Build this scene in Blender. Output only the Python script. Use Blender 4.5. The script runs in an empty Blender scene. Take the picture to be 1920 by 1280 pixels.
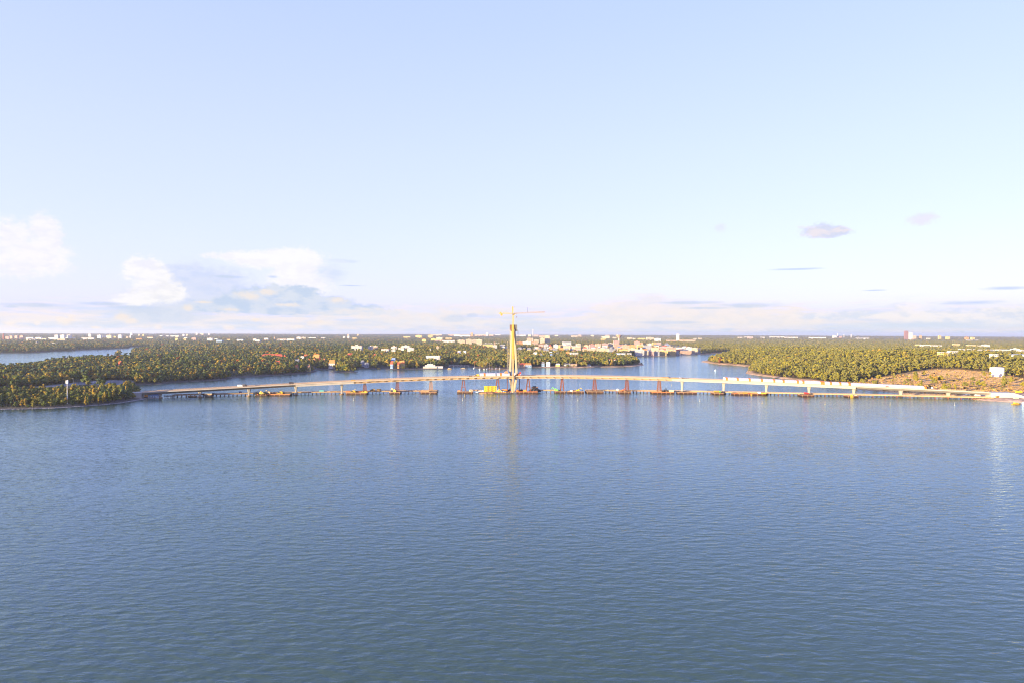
import bpy, bmesh, math, random
import numpy as np
from mathutils import Vector, Matrix

R = math.radians
random.seed(7)
rng = np.random.default_rng(11)
scene = bpy.context.scene
col = scene.collection

# ------------------------------------------------------------------ camera
CAM_H = 86.0
PITCH = math.atan(14.5 / 1280.0)
ROLL = 0.0033
f_ = np.array([0, math.cos(PITCH), -math.sin(PITCH)])
r0 = np.array([1.0, 0, 0])
u0 = np.array([0, math.sin(PITCH), math.cos(PITCH)])
cr = math.cos(ROLL) * r0 + math.sin(ROLL) * u0
cu = -math.sin(ROLL) * r0 + math.cos(ROLL) * u0
cam_data = bpy.data.cameras.new("camera")
cam_data.sensor_width = 36.0
cam_data.lens = 24.0
cam_data.clip_start = 1.0
cam_data.clip_end = 80000.0
cam = bpy.data.objects.new("camera", cam_data)
col.objects.link(cam)
cam.matrix_world = Matrix(((cr[0], cu[0], -f_[0], 0), (cr[1], cu[1], -f_[1], 0), (cr[2], cu[2], -f_[2], CAM_H), (0, 0, 0, 1)))
scene.camera = cam

# ------------------------------------------------------------------ light and exposure
SUN_BACK = 55.0      # degrees left of straight behind the camera
SUN_EL = 6.5
SUN_AZ = 180.0 + SUN_BACK
sd_ = Vector((math.sin(R(SUN_AZ)) * math.cos(R(SUN_EL)), math.cos(R(SUN_AZ)) * math.cos(R(SUN_EL)), math.sin(R(SUN_EL))))
sun_data = bpy.data.lights.new("sun", 'SUN')
sun_data.energy = 5.0
sun_data.angle = R(0.5)
sun_data.color = (1.0, 0.80, 0.50)
sun = bpy.data.objects.new("sun", sun_data)
col.objects.link(sun)
sun.rotation_euler = sd_.to_track_quat('Z', 'Y').to_euler()
sun.location = (-300, -300, 400)
SKY_STRENGTH = 0.10
scene.view_settings.view_transform = 'Standard'
scene.view_settings.look = 'None'
scene.view_settings.gamma = 1.0
scene.view_settings.use_curve_mapping = False
scene.view_settings.exposure = 1.835
scene.cycles.max_bounces = 5
scene.cycles.diffuse_bounces = 2
scene.cycles.glossy_bounces = 2
scene.cycles.transmission_bounces = 2
scene.cycles.volume_bounces = 0
scene.cycles.transparent_max_bounces = 6
scene.cycles.caustics_reflective = False
scene.cycles.caustics_refractive = False
scene.cycles.use_denoising = True
scene.cycles.filter_width = 1.1

# ------------------------------------------------------------------ pixel <-> place
def ray(x, y):
    d = f_ + cr * ((x - 960.0) / 1280.0) + cu * ((640.0 - y) / 1280.0)
    return d / d[1]                      # per metre of depth (world Y)
def P(x, y, Y):
    d = ray(x, y)
    return Vector((d[0] * Y, Y, CAM_H + d[2] * Y))
def G(x, y, z=0.0):
    d = ray(x, y)
    t = (z - CAM_H) / d[2]
    return Vector((d[0] * t, t, z))
def G2(p):
    g = G(p[0], p[1])
    return (g.x, g.y)

# ------------------------------------------------------------------ sky (world)
def azel(x, y):
    d = ray(x, y)
    return math.atan2(d[0], d[1]), math.atan2(d[2], math.hypot(d[0], d[1]))

def build_world():
    w = bpy.data.worlds.new("World")
    scene.world = w
    w.use_nodes = True
    nt = w.node_tree
    N, L = nt.nodes, nt.links
    N.clear()
    def node(t, **k):
        n = N.new(t)
        for a, b in k.items():
            setattr(n, a, b)
        return n
    def math_(op, a, b=None, clamp=False):
        n = node('ShaderNodeMath', operation=op, use_clamp=clamp)
        for i, v in enumerate((a, b)):
            if v is None: continue
            if isinstance(v, (int, float)): n.inputs[i].default_value = v
            else: L.new(v, n.inputs[i])
        return n.outputs[0]
    def mapr(v, a, b, c, d, interp='SMOOTHSTEP'):
        n = node('ShaderNodeMapRange', interpolation_type=interp)
        L.new(v, n.inputs['Value'])
        n.inputs['From Min'].default_value = a; n.inputs['From Max'].default_value = b
        n.inputs['To Min'].default_value = c; n.inputs['To Max'].default_value = d
        return n.outputs['Result']
    def mix(f, a, b):
        n = node('ShaderNodeMix', data_type='RGBA')
        if isinstance(f, (int, float)): n.inputs[0].default_value = f
        else: L.new(f, n.inputs[0])
        for i, v in ((6, a), (7, b)):
            if isinstance(v, tuple): n.inputs[i].default_value = (*v, 1)
            else: L.new(v, n.inputs[i])
        return n.outputs[2]
    sky = node('ShaderNodeTexSky', sky_type='NISHITA')
    sky.sun_disc = False
    sky.sun_elevation = R(SUN_EL)
    sky.sun_rotation = R(SUN_AZ)
    sky.altitude = 0.0
    sky.air_density = 1.0
    sky.dust_density = 1.2
    sky.ozone_density = 1.6
    tc = node('ShaderNodeTexCoord')
    sep = node('ShaderNodeSeparateXYZ')
    L.new(tc.outputs['Generated'], sep.inputs[0])
    X, Y, Z = sep.outputs
    az = math_('ARCTAN2', X, Y)
    hyp = math_('SQRT', math_('ADD', math_('MULTIPLY', X, X), math_('MULTIPLY', Y, Y)))
    el = math_('ARCTAN2', Z, hyp)
    pos = node('ShaderNodeCombineXYZ')
    L.new(az, pos.inputs[0]); L.new(el, pos.inputs[1])
    # clear sky: physical sky blended with the pale evening gradient, the same all round
    nt_mul = node('ShaderNodeMix', data_type='RGBA', blend_type='MULTIPLY')
    nt_mul.inputs[0].default_value = 1.0
    L.new(sky.outputs[0], nt_mul.inputs[6]); nt_mul.inputs[7].default_value = (*SKY_TINT, 1)
    grad = None
    for (e0, e1), (c0, c1) in zip(zip(SKY_STOPS[:-1], SKY_STOPS[1:]), zip(SKY_COLS[:-1], SKY_COLS[1:])):
        t = mapr(el, e0, e1, 0.0, 1.0, 'LINEAR')
        grad = mix(t, c0 if grad is None else grad, c1)
    base = mix(0.78, nt_mul.outputs[2], grad)
    low = mapr(el, 0.0, 0.05, 1.0, 0.0)
    base = mix(math_('MULTIPLY', low, .92), base, LOW_COL)
    def fbm(scale, detail, stretch=(1, 1, 1), seed=0.0, rough=0.55):
        mp = node('ShaderNodeMapping')
        mp.inputs['Scale'].default_value = stretch
        mp.inputs['Location'].default_value = (seed, seed * .37, seed * .11)
        L.new(pos.outputs[0], mp.inputs[0])
        n = node('ShaderNodeTexNoise')
        n.inputs['Scale'].default_value = scale
        n.inputs['Detail'].default_value = detail
        n.inputs['Roughness'].default_value = rough
        L.new(mp.outputs[0], n.inputs['Vector'])
        return n.outputs['Fac']
    puff = math_('ADD', math_('MULTIPLY', fbm(30, 4, (1, 1.4, 1), 3.1, 0.6), .5), math_('MULTIPLY', fbm(110, 6, (1, 1.25, 1), 7.7, 0.68), .62))
    puff = math_('SUBTRACT', puff, .06)
    wisp = fbm(26, 6, (1, 6, 1), 8.7, 0.62)
    shad = fbm(40, 5, (1, 2.2, 1), 5.3, 0.6)
    def system(ells, amp, noise, lo, hi, opac, base_px=None):
        acc = None
        for (cx, cy, rx, ry) in ells:
            a, e = azel(cx, cy)
            s = node('ShaderNodeVectorMath', operation='SUBTRACT')
            L.new(pos.outputs[0], s.inputs[0]); s.inputs[1].default_value = (a, e, 0)
            ca = math.cos(a) ** 2
            m = node('ShaderNodeVectorMath', operation='MULTIPLY')
            L.new(s.outputs[0], m.inputs[0]); m.inputs[1].default_value = (1280 / rx / ca, 1280 / ry / math.cos(a), 0)
            ln = node('ShaderNodeVectorMath', operation='LENGTH')
            L.new(m.outputs[0], ln.inputs[0])
            v = math_('SUBTRACT', 1.0, ln.outputs['Value'])
            acc = v if acc is None else math_('MAXIMUM', acc, v)
        nn = math_('MULTIPLY', math_('SUBTRACT', noise, 0.5), amp)
        if base_px:
            eb = azel(*base_px)[1]
            acc = math_('SUBTRACT', acc, mapr(el, eb - .0045, eb + .0025, 1.6, 0.0))
        return mapr(math_('ADD', acc, nn), lo, hi, 0.0, opac)
    # low pale bank all round the horizon
    band = math_('MULTIPLY', mapr(el, -0.01, 0.012, 0.3, 1.0), mapr(el, 0.018, 0.062, 1.0, 0.0))
    bank = math_('MULTIPLY', mapr(math_('ADD', wisp, math_('MULTIPLY', band, 0.32)), 0.62, 0.86, 0.0, 0.8), band)
    c = mix(bank, base, CLOUD_WARM)
    blue = math_('MULTIPLY', mapr(math_('ADD', fbm(11, 3, (1, 9, 1), 21.0), math_('MULTIPLY', band, 0.2)), 0.62, 0.8, 0.0, 0.55), band)
    c = mix(blue, c, CLOUD_BLUE)
    for (ells, amp, nz, lo, hi, op, lit, dark, dmix, *bs) in CLOUDS:
        nzv = {'p': puff, 'w': wisp}[nz]
        d = system(ells, amp, nzv, lo, hi, op, bs[0] if bs else None)
        t = mapr(shad, 0.42, 0.62, 0.0, dmix)
        cc = mix(t, lit, dark)
        c = mix(d, c, cc)
    bg = node('ShaderNodeBackground')
    L.new(c, bg.inputs[0])
    bg.inputs[1].default_value = SKY_STRENGTH
    out = node('ShaderNodeOutputWorld')
    L.new(bg.outputs[0], out.inputs[0])

k = 1.0 / SKY_STRENGTH
k *= 2.378 / 2 ** scene.view_settings.exposure
def kc(r, g, b): return (r * k, g * k, b * k)      # x 2.378 gives the value in the picture
SKY_STOPS = (0.0, 0.12, 0.25, 0.43, 0.9, 1.57)
SKY_COLS = (kc(.350, .376, .66), kc(.338, .370, .74), kc(.312, .353, .74), kc(.262, .318, .68), kc(.19, .255, .62), kc(.15, .21, .56))
SKY_TINT = (1.34, 1.16, 1.75)
LOW_COL = kc(.302, .338, .362)
CLOUD_WARM = kc(.415, .375, .355)
CLOUD_BLUE = kc(.265, .315, .385)
W_ = kc(.425, .412, .405); S_ = kc(.315, .335, .375); B_ = kc(.235, .285, .365); O_ = kc(.42, .365, .315)
CLOUDS = [
    # tall soft cloud at the left edge
    ([(84, 432, 36, 34), (50, 470, 80, 30), (-10, 470, 60, 52), (95, 455, 24, 44), (60, 490, 80, 36), (20, 450, 60, 40), (92, 425, 26, 22)], 2.1, 'p', -0.2, 0.6, 0.9, W_, kc(.385, .38, .395), 0.9),
    # tower with its shaded side
    ([(375, 535, 100, 44), (330, 565, 110, 32), (345, 503, 60, 8), (430, 555, 80, 34), (290, 590, 90, 20)], 1.5, 'p', -0.25, 0.55, 0.85, kc(.305, .33, .375), B_, 0.45),
    ([(265, 508, 44, 30), (285, 535, 46, 36), (262, 560, 60, 16), (300, 520, 22, 30), (245, 495, 18, 12), (320, 548, 34, 26), (280, 500, 34, 22), (240, 560, 40, 14)], 2.4, 'p', -0.1, 0.5, 0.88, kc(.43, .42, .415), kc(.375, .372, .385), 0.85),
    # anvil
    ([(500, 487, 95, 18), (555, 505, 48, 40), (560, 535, 62, 34), (575, 490, 34, 24), (450, 482, 70, 10), (540, 480, 70, 16)], 1.7, 'p', -0.15, 0.4, 0.92, kc(.425, .42, .425), kc(.395, .388, .41), 0.8),
    ([(620, 510, 44, 28), (640, 490, 40, 6)], 1.2, 'w', 0.0, 0.9, 0.5, S_, B_, 0.7),
    # long flat-bottomed cloud
    ([(520, 560, 84, 26), (540, 577, 190, 14), (645, 584, 95, 10), (400, 577, 64, 9), (470, 568, 62, 18), (560, 550, 40, 14), (610, 570, 60, 14)], 1.9, 'p', -0.2, 0.2, 0.95, kc(.305, .332, .378), kc(.24, .29, .368), 0.95, (540, 593)),
    ([(352, 578, 15, 9), (466, 555, 32, 14), (500, 548, 24, 10), (632, 564, 24, 8), (430, 581, 30, 5), (380, 567, 22, 3), (540, 572, 30, 5)], 2.4, 'p', 0.0, 0.9, 0.7, O_, W_, 0.4),
    # small warm puffs under it
    ([(120, 601, 24, 11), (228, 595, 28, 13), (245, 602, 20, 9), (70, 606, 8, 6), (20, 607, 18, 5), (180, 614, 14, 4), (297, 613, 12, 7), (600, 605, 34, 7), (560, 613, 22, 5), (430, 615, 16, 7), (480, 600, 14, 6), (132, 594, 12, 8)], 1.9, 'p', 0.1, 0.8, 0.8, O_, W_, 0.4),
    # grey-blue streaks
    ([(60, 572, 95, 5), (250, 577, 70, 6), (20, 575, 22, 4), (425, 519, 40, 4), (512, 519, 14, 4), (660, 536, 30, 2), (1490, 505, 60, 3), (1640, 545, 30, 2), (1890, 541, 60, 5), (1820, 568, 90, 5), (190, 570, 60, 5)], 1.2, 'w', 0.0, 0.8, 0.75, B_, S_, 0.4),
    # pink bank in the middle right
    ([(1215, 582, 130, 24), (1350, 590, 160, 24), (1440, 605, 110, 18), (1220, 563, 34, 12), (1170, 600, 60, 18)], 1.6, 'w', -0.3, 0.4, 0.85, kc(.415, .378, .355), kc(.375, .362, .365), 0.9),
    ([(1290, 568, 90, 4), (1400, 573, 90, 7), (1250, 605, 90, 4), (1330, 578, 70, 3)], 1.0, 'w', 0.0, 0.7, 0.75, kc(.29, .32, .375), B_, 0.6),
    # right bank
    ([(1620, 592, 150, 10), (1780, 592, 150, 16), (1900, 592, 80, 22), (1700, 575, 40, 8)], 1.8, 'p', -0.2, 0.5, 0.8, kc(.415, .395, .385), kc(.29, .325, .38), 0.8),
    ([(1690, 612, 300, 10)], 0.7, 'w', 0.0, 0.7, 0.6, kc(.30, .34, .385), kc(.285, .33, .38), 0.5),
    ([(760, 590, 170, 14), (870, 580, 120, 12), (820, 604, 150, 8)], 1.5, 'w', -0.25, 0.5, 0.75, kc(.405, .372, .355), kc(.36, .365, .39), 0.8),
    ([(852, 598, 34, 10), (885, 592, 14, 6)], 1.3, 'p', 0.05, 0.6, 0.5, B_, S_, 0.4),
    # lone small clouds
    ([(1540, 434, 42, 17), (1570, 433, 32, 11)], 1.8, 'p', -0.15, 0.35, 0.9, kc(.372, .342, .335), kc(.275, .30, .355), 0.85, (1545, 449)),
    ([(1730, 411, 38, 14)], 2.0, 'p', -0.15, 0.7, 0.75, kc(.365, .345, .35), S_, 0.4),
    ([(1350, 427, 18, 11)], 2.0, 'p', -0.1, 0.8, 0.55, kc(.35, .345, .37), S_, 0.5),
]
build_world()

# ------------------------------------------------------------------ materials
MATS = {}
def mat(name, color, rough=0.8, metal=0.0, noise=0.12, nscale=0.6, spec=0.3, bump=0.0):
    if name in MATS: return MATS[name]
    m = bpy.data.materials.new(name)
    m.use_nodes = True
    nt = m.node_tree; N, L = nt.nodes, nt.links
    b = N['Principled BSDF']
    b.inputs['Roughness'].default_value = rough
    b.inputs['Metallic'].default_value = metal
    b.inputs['Specular IOR Level'].default_value = spec
    tc = N.new('ShaderNodeTexCoord')
    n = N.new('ShaderNodeTexNoise')
    n.inputs['Scale'].default_value = nscale
    n.inputs['Detail'].default_value = 5
    L.new(tc.outputs['Object'], n.inputs['Vector'])
    mr = N.new('ShaderNodeMapRange')
    mr.inputs['From Min'].default_value = 0.3; mr.inputs['From Max'].default_value = 0.7
    mr.inputs['To Min'].default_value = 1 - noise; mr.inputs['To Max'].default_value = 1 + noise
    L.new(n.outputs['Fac'], mr.inputs['Value'])
    mx = N.new('ShaderNodeVectorMath'); mx.operation = 'SCALE'
    mx.inputs[0].default_value = color
    L.new(mr.outputs['Result'], mx.inputs['Scale'])
    L.new(mx.outputs[0], b.inputs['Base Color'])
    if bump:
        bp = N.new('ShaderNodeBump'); bp.inputs['Strength'].default_value = bump
        L.new(n.outputs['Fac'], bp.inputs['Height']); L.new(bp.outputs[0], b.inputs['Normal'])
    MATS[name] = m
    return m

def leaf_mat(name, stops, trans=0.38):
    m = bpy.data.materials.new(name)
    m.use_nodes = True
    nt = m.node_tree; N, L = nt.nodes, nt.links
    b = N['Principled BSDF']
    b.inputs['Roughness'].default_value = 0.75
    b.inputs['Specular IOR Level'].default_value = 0.15
    oi = N.new('ShaderNodeObjectInfo')
    rp = N.new('ShaderNodeValToRGB')
    e = rp.color_ramp.elements
    while len(e) < len(stops): e.new(0.5)
    for i, (p, c) in enumerate(stops):
        e[i].position = p; e[i].color = (*c, 1)
    L.new(oi.outputs['Random'], rp.inputs[0])
    g = N.new('ShaderNodeNewGeometry')
    mr = N.new('ShaderNodeMapRange')
    mr.inputs['To Min'].default_value = 0.72; mr.inputs['To Max'].default_value = 1.25
    L.new(g.outputs['Random Per Island'], mr.inputs['Value'])
    sc = N.new('ShaderNodeVectorMath'); sc.operation = 'SCALE'
    L.new(rp.outputs[0], sc.inputs[0]); L.new(mr.outputs['Result'], sc.inputs['Scale'])
    L.new(sc.outputs[0], b.inputs['Base Color'])
    tr = N.new('ShaderNodeBsdfTranslucent')
    L.new(sc.outputs[0], tr.inputs['Color'])
    mx = N.new('ShaderNodeMixShader'); mx.inputs[0].default_value = trans
    L.new(b.outputs[0], mx.inputs[1]); L.new(tr.outputs[0], mx.inputs[2])
    L.new(mx.outputs[0], N['Material Output'].inputs['Surface'])
    return m

CONCRETE = mat('pale_concrete', (.42, .385, .325), .85, noise=.1, nscale=.15)
CONCRETE_D = mat('weathered_concrete', (.33, .30, .25), .9, noise=.14, nscale=.2)
ASPHALT = mat('deck_surface', (.34, .27, .18), .9, noise=.15, nscale=.1)
STEEL_TAN = mat('tan_steel', (.46, .30, .13), .6, noise=.1, nscale=.1)
STEEL_LIP = mat('light_flange_paint', (.44, .36, .26), .6, noise=.08)
RUST = mat('rusty_red_steel', (.17, .055, .028), .7, noise=.2, nscale=.4)
DARKSTEEL = mat('dark_steel', (.045, .042, .045), .6, noise=.2)
HULL = mat('barge_hull', (.05, .02, .014), .7, noise=.25, nscale=.3)
TIMBER = mat('timber_deck', (.34, .21, .11), .9, noise=.25, nscale=.5)
YELLOW = mat('site_yellow', (.72, .47, .02), .5, noise=.06)
YELLOW2 = mat('crane_yellow', (.50, .32, .05), .55, noise=.06)
OCHRE = mat('ochre_column', (.42, .235, .035), .7, noise=.08)
ORANGE = mat('orange_cloth', (.70, .17, .02), .7, noise=.06)
WHITE = mat('white_sheeting', (.50, .48, .47), .6, noise=.05)
WHITEP = mat('white_paint', (.78, .77, .74), .5, noise=.05)
BROWNBOX = mat('formwork_brown', (.15, .085, .055), .8, noise=.2)
GREYBOX = mat('formwork_grey', (.12, .115, .11), .8, noise=.15)
BLUE = mat('blue_paint', (.05, .14, .38), .6)
TEAL = mat('teal_tarpaulin', (.10, .36, .38), .7)
GREEN = mat('lime_green_paint', (.16, .46, .06), .5)
RED = mat('red_paint', (.50, .04, .03), .5)
GLASS = mat('dark_glass', (.03, .035, .045), .15, noise=.05, spec=.5)
RUBBER = mat('black_rubber', (.025, .025, .025), .9)
ROCK = mat('shore_rock', (.22, .21, .195), .9, noise=.3, nscale=.5)  # tone lowered to stand for shade on the headland shore
EARTH = mat('brown_earth', (.27, .15, .075), .95, noise=.3, nscale=.3)
BARK = mat('bark', (.055, .042, .032), .9, noise=.3, nscale=1.0)
PBARK = mat('pine_bark', (.12, .06, .03), .9, noise=.3, nscale=1.0)
BBARK = mat('birch_bark', (.13, .12, .105), .9, noise=.3, nscale=1.0)

# ------------------------------------------------------------------ mesh helper
class MB:
    def __init__(s): s.v = []; s.f = []
    def add(s, vs, fs):
        o = len(s.v)
        s.v += [tuple(v) for v in vs]
        s.f += [tuple(i + o for i in f) for f in fs]
        return s
    def box(s, x0, x1, y0, y1, z0, z1):
        return s.add([(x0, y0, z0), (x1, y0, z0), (x1, y1, z0), (x0, y1, z0), (x0, y0, z1), (x1, y0, z1), (x1, y1, z1), (x0, y1, z1)],
                     [(0, 3, 2, 1), (4, 5, 6, 7), (0, 1, 5, 4), (1, 2, 6, 5), (2, 3, 7, 6), (3, 0, 4, 7)])
    def bar(s, a, b, w, w2=None, up=(0, 0, 1)):
        a = Vector(a); b = Vector(b)
        d = (b - a)
        if d.length < 1e-6: return s
        d.normalize()
        upv = Vector(up)
        if abs(d.dot(upv)) > 0.98: upv = Vector((0, 1, 0))
        x = d.cross(upv).normalized(); y = x.cross(d)
        w2 = w if w2 is None else w2
        q = [a + x * (sx * w / 2) + y * (sy * w / 2) for sx, sy in ((-1, -1), (1, -1), (1, 1), (-1, 1))]
        q += [b + x * (sx * w2 / 2) + y * (sy * w2 / 2) for sx, sy in ((-1, -1), (1, -1), (1, 1), (-1, 1))]
        return s.add(q, [(0, 1, 2, 3), (7, 6, 5, 4), (0, 4, 5, 1), (1, 5, 6, 2), (2, 6, 7, 3), (3, 7, 4, 0)])
    def cone(s, a, b, ra, rb, n=8):
        a = Vector(a); b = Vector(b); d = (b - a).normalized()
        t = Vector((0, 0, 1)) if abs(d.z) < .9 else Vector((1, 0, 0))
        x = d.cross(t).normalized(); y = d.cross(x)
        vs = []
        for c, r in ((a, ra), (b, rb)):
            vs += [c + (x * math.cos(6.28318 * i / n) + y * math.sin(6.28318 * i / n)) * r for i in range(n)]
        fs = [(i, (i + 1) % n, n + (i + 1) % n, n + i) for i in range(n)]
        fs += [tuple(range(n - 1, -1, -1)), tuple(range(n, 2 * n))]
        return s.add(vs, fs)
    def prism(s, pts, y0, y1):      # polygon in x,z extruded along y
        n = len(pts)
        vs = [(p[0], y0, p[1]) for p in pts] + [(p[0], y1, p[1]) for p in pts]
        fs = [tuple(range(n)), tuple(range(2 * n - 1, n - 1, -1))]
        fs += [(i, n + i, n + (i + 1) % n, (i + 1) % n) for i in range(n)]
        return s.add(vs, fs)
    def mesh(s, name, m):
        me = bpy.data.meshes.new(name)
        me.from_pydata(s.v, [], s.f)
        me.update()
        if m: me.materials.append(m)
        bm = bmesh.new(); bm.from_mesh(me)
        bmesh.ops.recalc_face_normals(bm, faces=bm.faces)
        bm.to_mesh(me); bm.free()
        return me
    def build(s, name, m, parent=None, loc=None, rz=0.0):
        o = bpy.data.objects.new(name, s.mesh(name, m))
        col.objects.link(o)
        if parent: o.parent = parent
        if loc is not None: o.location = loc
        if rz: o.rotation_euler = (0, 0, rz)
        return o

def tag(o, label=None, cat=None, group=None, kind=None):
    if label: o['label'] = label
    if cat: o['category'] = cat
    if group: o['group'] = group
    if kind: o['kind'] = kind
    return o
def empty(name, loc, rz=0.0, label=None, cat=None, group=None):
    o = bpy.data.objects.new(name, None)
    col.objects.link(o)
    o.empty_display_size = 1.0
    o.location = loc
    o.rotation_euler = (0, 0, rz)
    return tag(o, label, cat, group)
def inst(name, me, parent, loc=(0, 0, 0), rz=0.0, scale=None):
    o = bpy.data.objects.new(name, me)
    col.objects.link(o)
    o.parent = parent
    o.location = loc
    o.rotation_euler = (0, 0, rz)
    if scale is not None: o.scale = scale
    return o
def copy_tree(o, parent=None):
    c = o.copy(); col.objects.link(c)
    if parent is not None: c.parent = parent
    for ch in list(o.children): copy_tree(ch, c)
    return c
ORD = ['first', 'second', 'third', 'fourth', 'fifth', 'sixth', 'seventh', 'eighth', 'ninth', 'tenth', 'eleventh', 'twelfth', 'thirteenth',
       'fourteenth', 'fifteenth', 'sixteenth', 'seventeenth', 'eighteenth', 'nineteenth', 'twentieth']
TENS = {2: 'twenty', 3: 'thirty', 4: 'forty', 5: 'fifty', 6: 'sixty', 7: 'seventy'}
def ordinal(i):
    n = i + 1
    if n <= 20: return ORD[i]
    t, u = divmod(n, 10)
    if u == 0: return {3: 'thirtieth', 4: 'fortieth', 5: 'fiftieth', 6: 'sixtieth', 7: 'seventieth'}[t]
    return TENS[t] + '-' + ORD[u - 1]

# ------------------------------------------------------------------ shorelines (source pixels on the water plane, then off-frame metres)
SHORE = [(0, 767.5), (60, 766.5), (100, 765.2), (150, 762), (190, 759), (225, 755.5), (250, 751.5), (266, 748.8), (276, 745.5),
         (277, 742), (270, 737.5), (262, 733), (254, 727.5), (249, 722.8), (258, 720.8), (285, 719.8), (300, 719.6), (330, 716.5), (360, 715),
         (400, 713), (420, 711.5), (438, 708.5), (450, 707.3), (480, 705.8), (520, 703), (560, 700.2), (585, 697.8), (594, 696.3), (594, 695),
         (588, 693.6), (590, 692.6), (605, 691.6), (622, 692.6), (640, 694.8), (662, 694.9), (672, 690.8), (690, 690.8), (706, 691.4), (721, 690.2),
         (722, 692.8), (745, 693.2), (762, 692), (790, 691.7), (828, 692), (838, 690.6), (846, 689.4), (849, 686.5), (874, 686.5), (884, 687.6), (893, 690.3),
         (905, 691.2), (950, 690.4), (960, 689.3), (975, 688.6), (1000, 688.6), (1030, 688.6), (1060, 689), (1112, 688.6), (1116, 687.2), (1124, 687),
         (1128, 688), (1160, 687.5), (1190, 686.2), (1201, 684.8), (1208, 683.8), (1205, 682), (1196, 677), (1186, 672), (1184, 669), (1195, 668), (1240, 667.4),
         (1270, 666.4), (1297, 664.6), (1315, 664.4), (1335, 662.8), (1343, 661.9), (1360, 661.2), (1373, 661.7), (1377, 664.4), (1379, 667),
         (1374, 669.5), (1350, 672), (1332, 674), (1320, 675.6), (1313, 677.8), (1322, 678.8), (1335, 681), (1350, 682.4), (1370, 684), (1390, 685.7),
         (1404, 686.9), (1403, 692), (1399, 698), (1398, 699.6), (1412, 702), (1430, 704.2), (1455, 707.4), (1480, 710.4), (1520, 714.5), (1560, 720),
         (1600, 727.5), (1620, 730.8), (1650, 733), (1680, 736), (1700, 739.5), (1730, 741.5), (1790, 743.5), (1815, 747), (1850, 751), (1900, 753.6), (1920, 755)]
W0 = [(-1900, -2500), (-1600, 250), (-1250, 330), (-980, 470), (-800, 640), (-680, 735)] + [G2(p) for p in SHORE] + [(760, 905), (900, 760), (1150, 300), (1700, -2500)]
BAY = [(-60, 703), (0, 699), (50, 693), (100, 686), (150, 683.5), (200, 681), (250, 676), (285, 671), (296, 668.2), (290, 666.4), (260, 666.2), (244, 664.6), (243, 661),
       (260, 656), (280, 652.6), (300, 651), (325, 649.3), (290, 648.9), (244, 650.4), (243, 652.6), (200, 654.4), (150, 656), (140, 657.4), (97, 658), (95, 659),
       (60, 661), (0, 661.5), (-60, 662)]
W1 = [G2(p) for p in BAY] + [(-4200, 3000), (-2600, 1200)]
ISLES = [[(213, 663.6), (218, 665.8), (228, 666), (233, 665), (225, 662.6), (216, 662.6)],
         [(620, 696.9), (640, 698), (662, 698), (674, 697.2), (660, 696.2), (640, 696.2)],
         [(878, 692.4), (886, 692.9), (893, 692.5), (886, 691.9)],
         [(594, 695.9), (612, 695.8), (630, 695.1), (612, 695.2)]]
ISLES = [[G2(p) for p in q] for q in ISLES]

def sdist(px, py, poly):
    """signed distance in metres, positive inside"""
    n = len(poly)
    best = np.full(px.shape, 1e18)
    inside = np.zeros(px.shape, bool)
    for i in range(n):
        ax, ay = poly[i]; bx, by = poly[(i + 1) % n]
        ex, ey = bx - ax, by - ay
        wx, wy = px - ax, py - ay
        t = np.clip((wx * ex + wy * ey) / (ex * ex + ey * ey + 1e-9), 0, 1)
        best = np.minimum(best, (wx - ex * t) ** 2 + (wy - ey * t) ** 2)
        c = ((ay > py) != (by > py))
        with np.errstate(divide='ignore', invalid='ignore'):
            xi = ax + (py - ay) / (by - ay if by != ay else 1e-9) * ex
        inside ^= c & (px < xi)
    return np.where(inside, 1, -1) * np.sqrt(best)

def sstep(a, b, v):
    t = np.clip((v - a) / (b - a), 0, 1)
    return t * t * (3 - 2 * t)
_perm = rng.random((64, 64))
def vnoise(x, y):
    xi = np.floor(x).astype(int); yi = np.floor(y).astype(int)
    fx = x - xi; fy = y - yi
    fx = fx * fx * (3 - 2 * fx); fy = fy * fy * (3 - 2 * fy)
    a = _perm[xi & 63, yi & 63]; b = _perm[(xi + 1) & 63, yi & 63]
    c = _perm[xi & 63, (yi + 1) & 63]; d = _perm[(xi + 1) & 63, (yi + 1) & 63]
    return (a * (1 - fx) + b * fx) * (1 - fy) + (c * (1 - fx) + d * fx) * fy
def inpoly(px, py, poly):
    return sdist(px, py, poly)

HEATH = [G2(p) for p in [(1585, 721), (1640, 716), (1690, 713.5), (1755, 712), (1800, 713), (1862, 716), (1925, 722), (1990, 740), (1960, 757), (1900, 753), (1850, 750.5), (1790, 743), (1700, 739), (1620, 730)]]
SITE = [G2(p) for p in [(1795, 741), (1850, 741), (1925, 741), (1960, 757), (1900, 754), (1850, 751.2), (1812, 746.5)]]
TOWN = [G2(p) for p in [(966, 665), (1000, 655), (1060, 648), (1120, 648), (1240, 646), (1322, 655), (1312, 665), (1195, 668.5), (1183, 667), (1090, 667)]]
ROADA = [G2(p) for p in [(90, 733), (140, 727.5), (250, 723), (250, 717.5), (205, 717.5), (140, 722.5), (60, 733)]]
FIELD = [G2(p) for p in [(432, 649), (505, 649), (502, 645.5), (436, 645.5)]]
HILLS = [  # (pixel x, pixel y, height, radius across, radius deep)
    (130, 690, 2, 200, 120), (330, 690, 4, 260, 200), (470, 675, 7, 300, 400), (700, 665, 10, 400, 500), (880, 660, 10, 300, 400), (1080, 660, 7, 300, 260),
    (1530, 680, 16, 260, 420), (1650, 695, 18, 200, 260), (1800, 705, 20, 190, 170), (1900, 690, 20, 240, 260), (1450, 668, 12, 300, 500), (210, 750, 1.2, 50, 40)]
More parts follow.
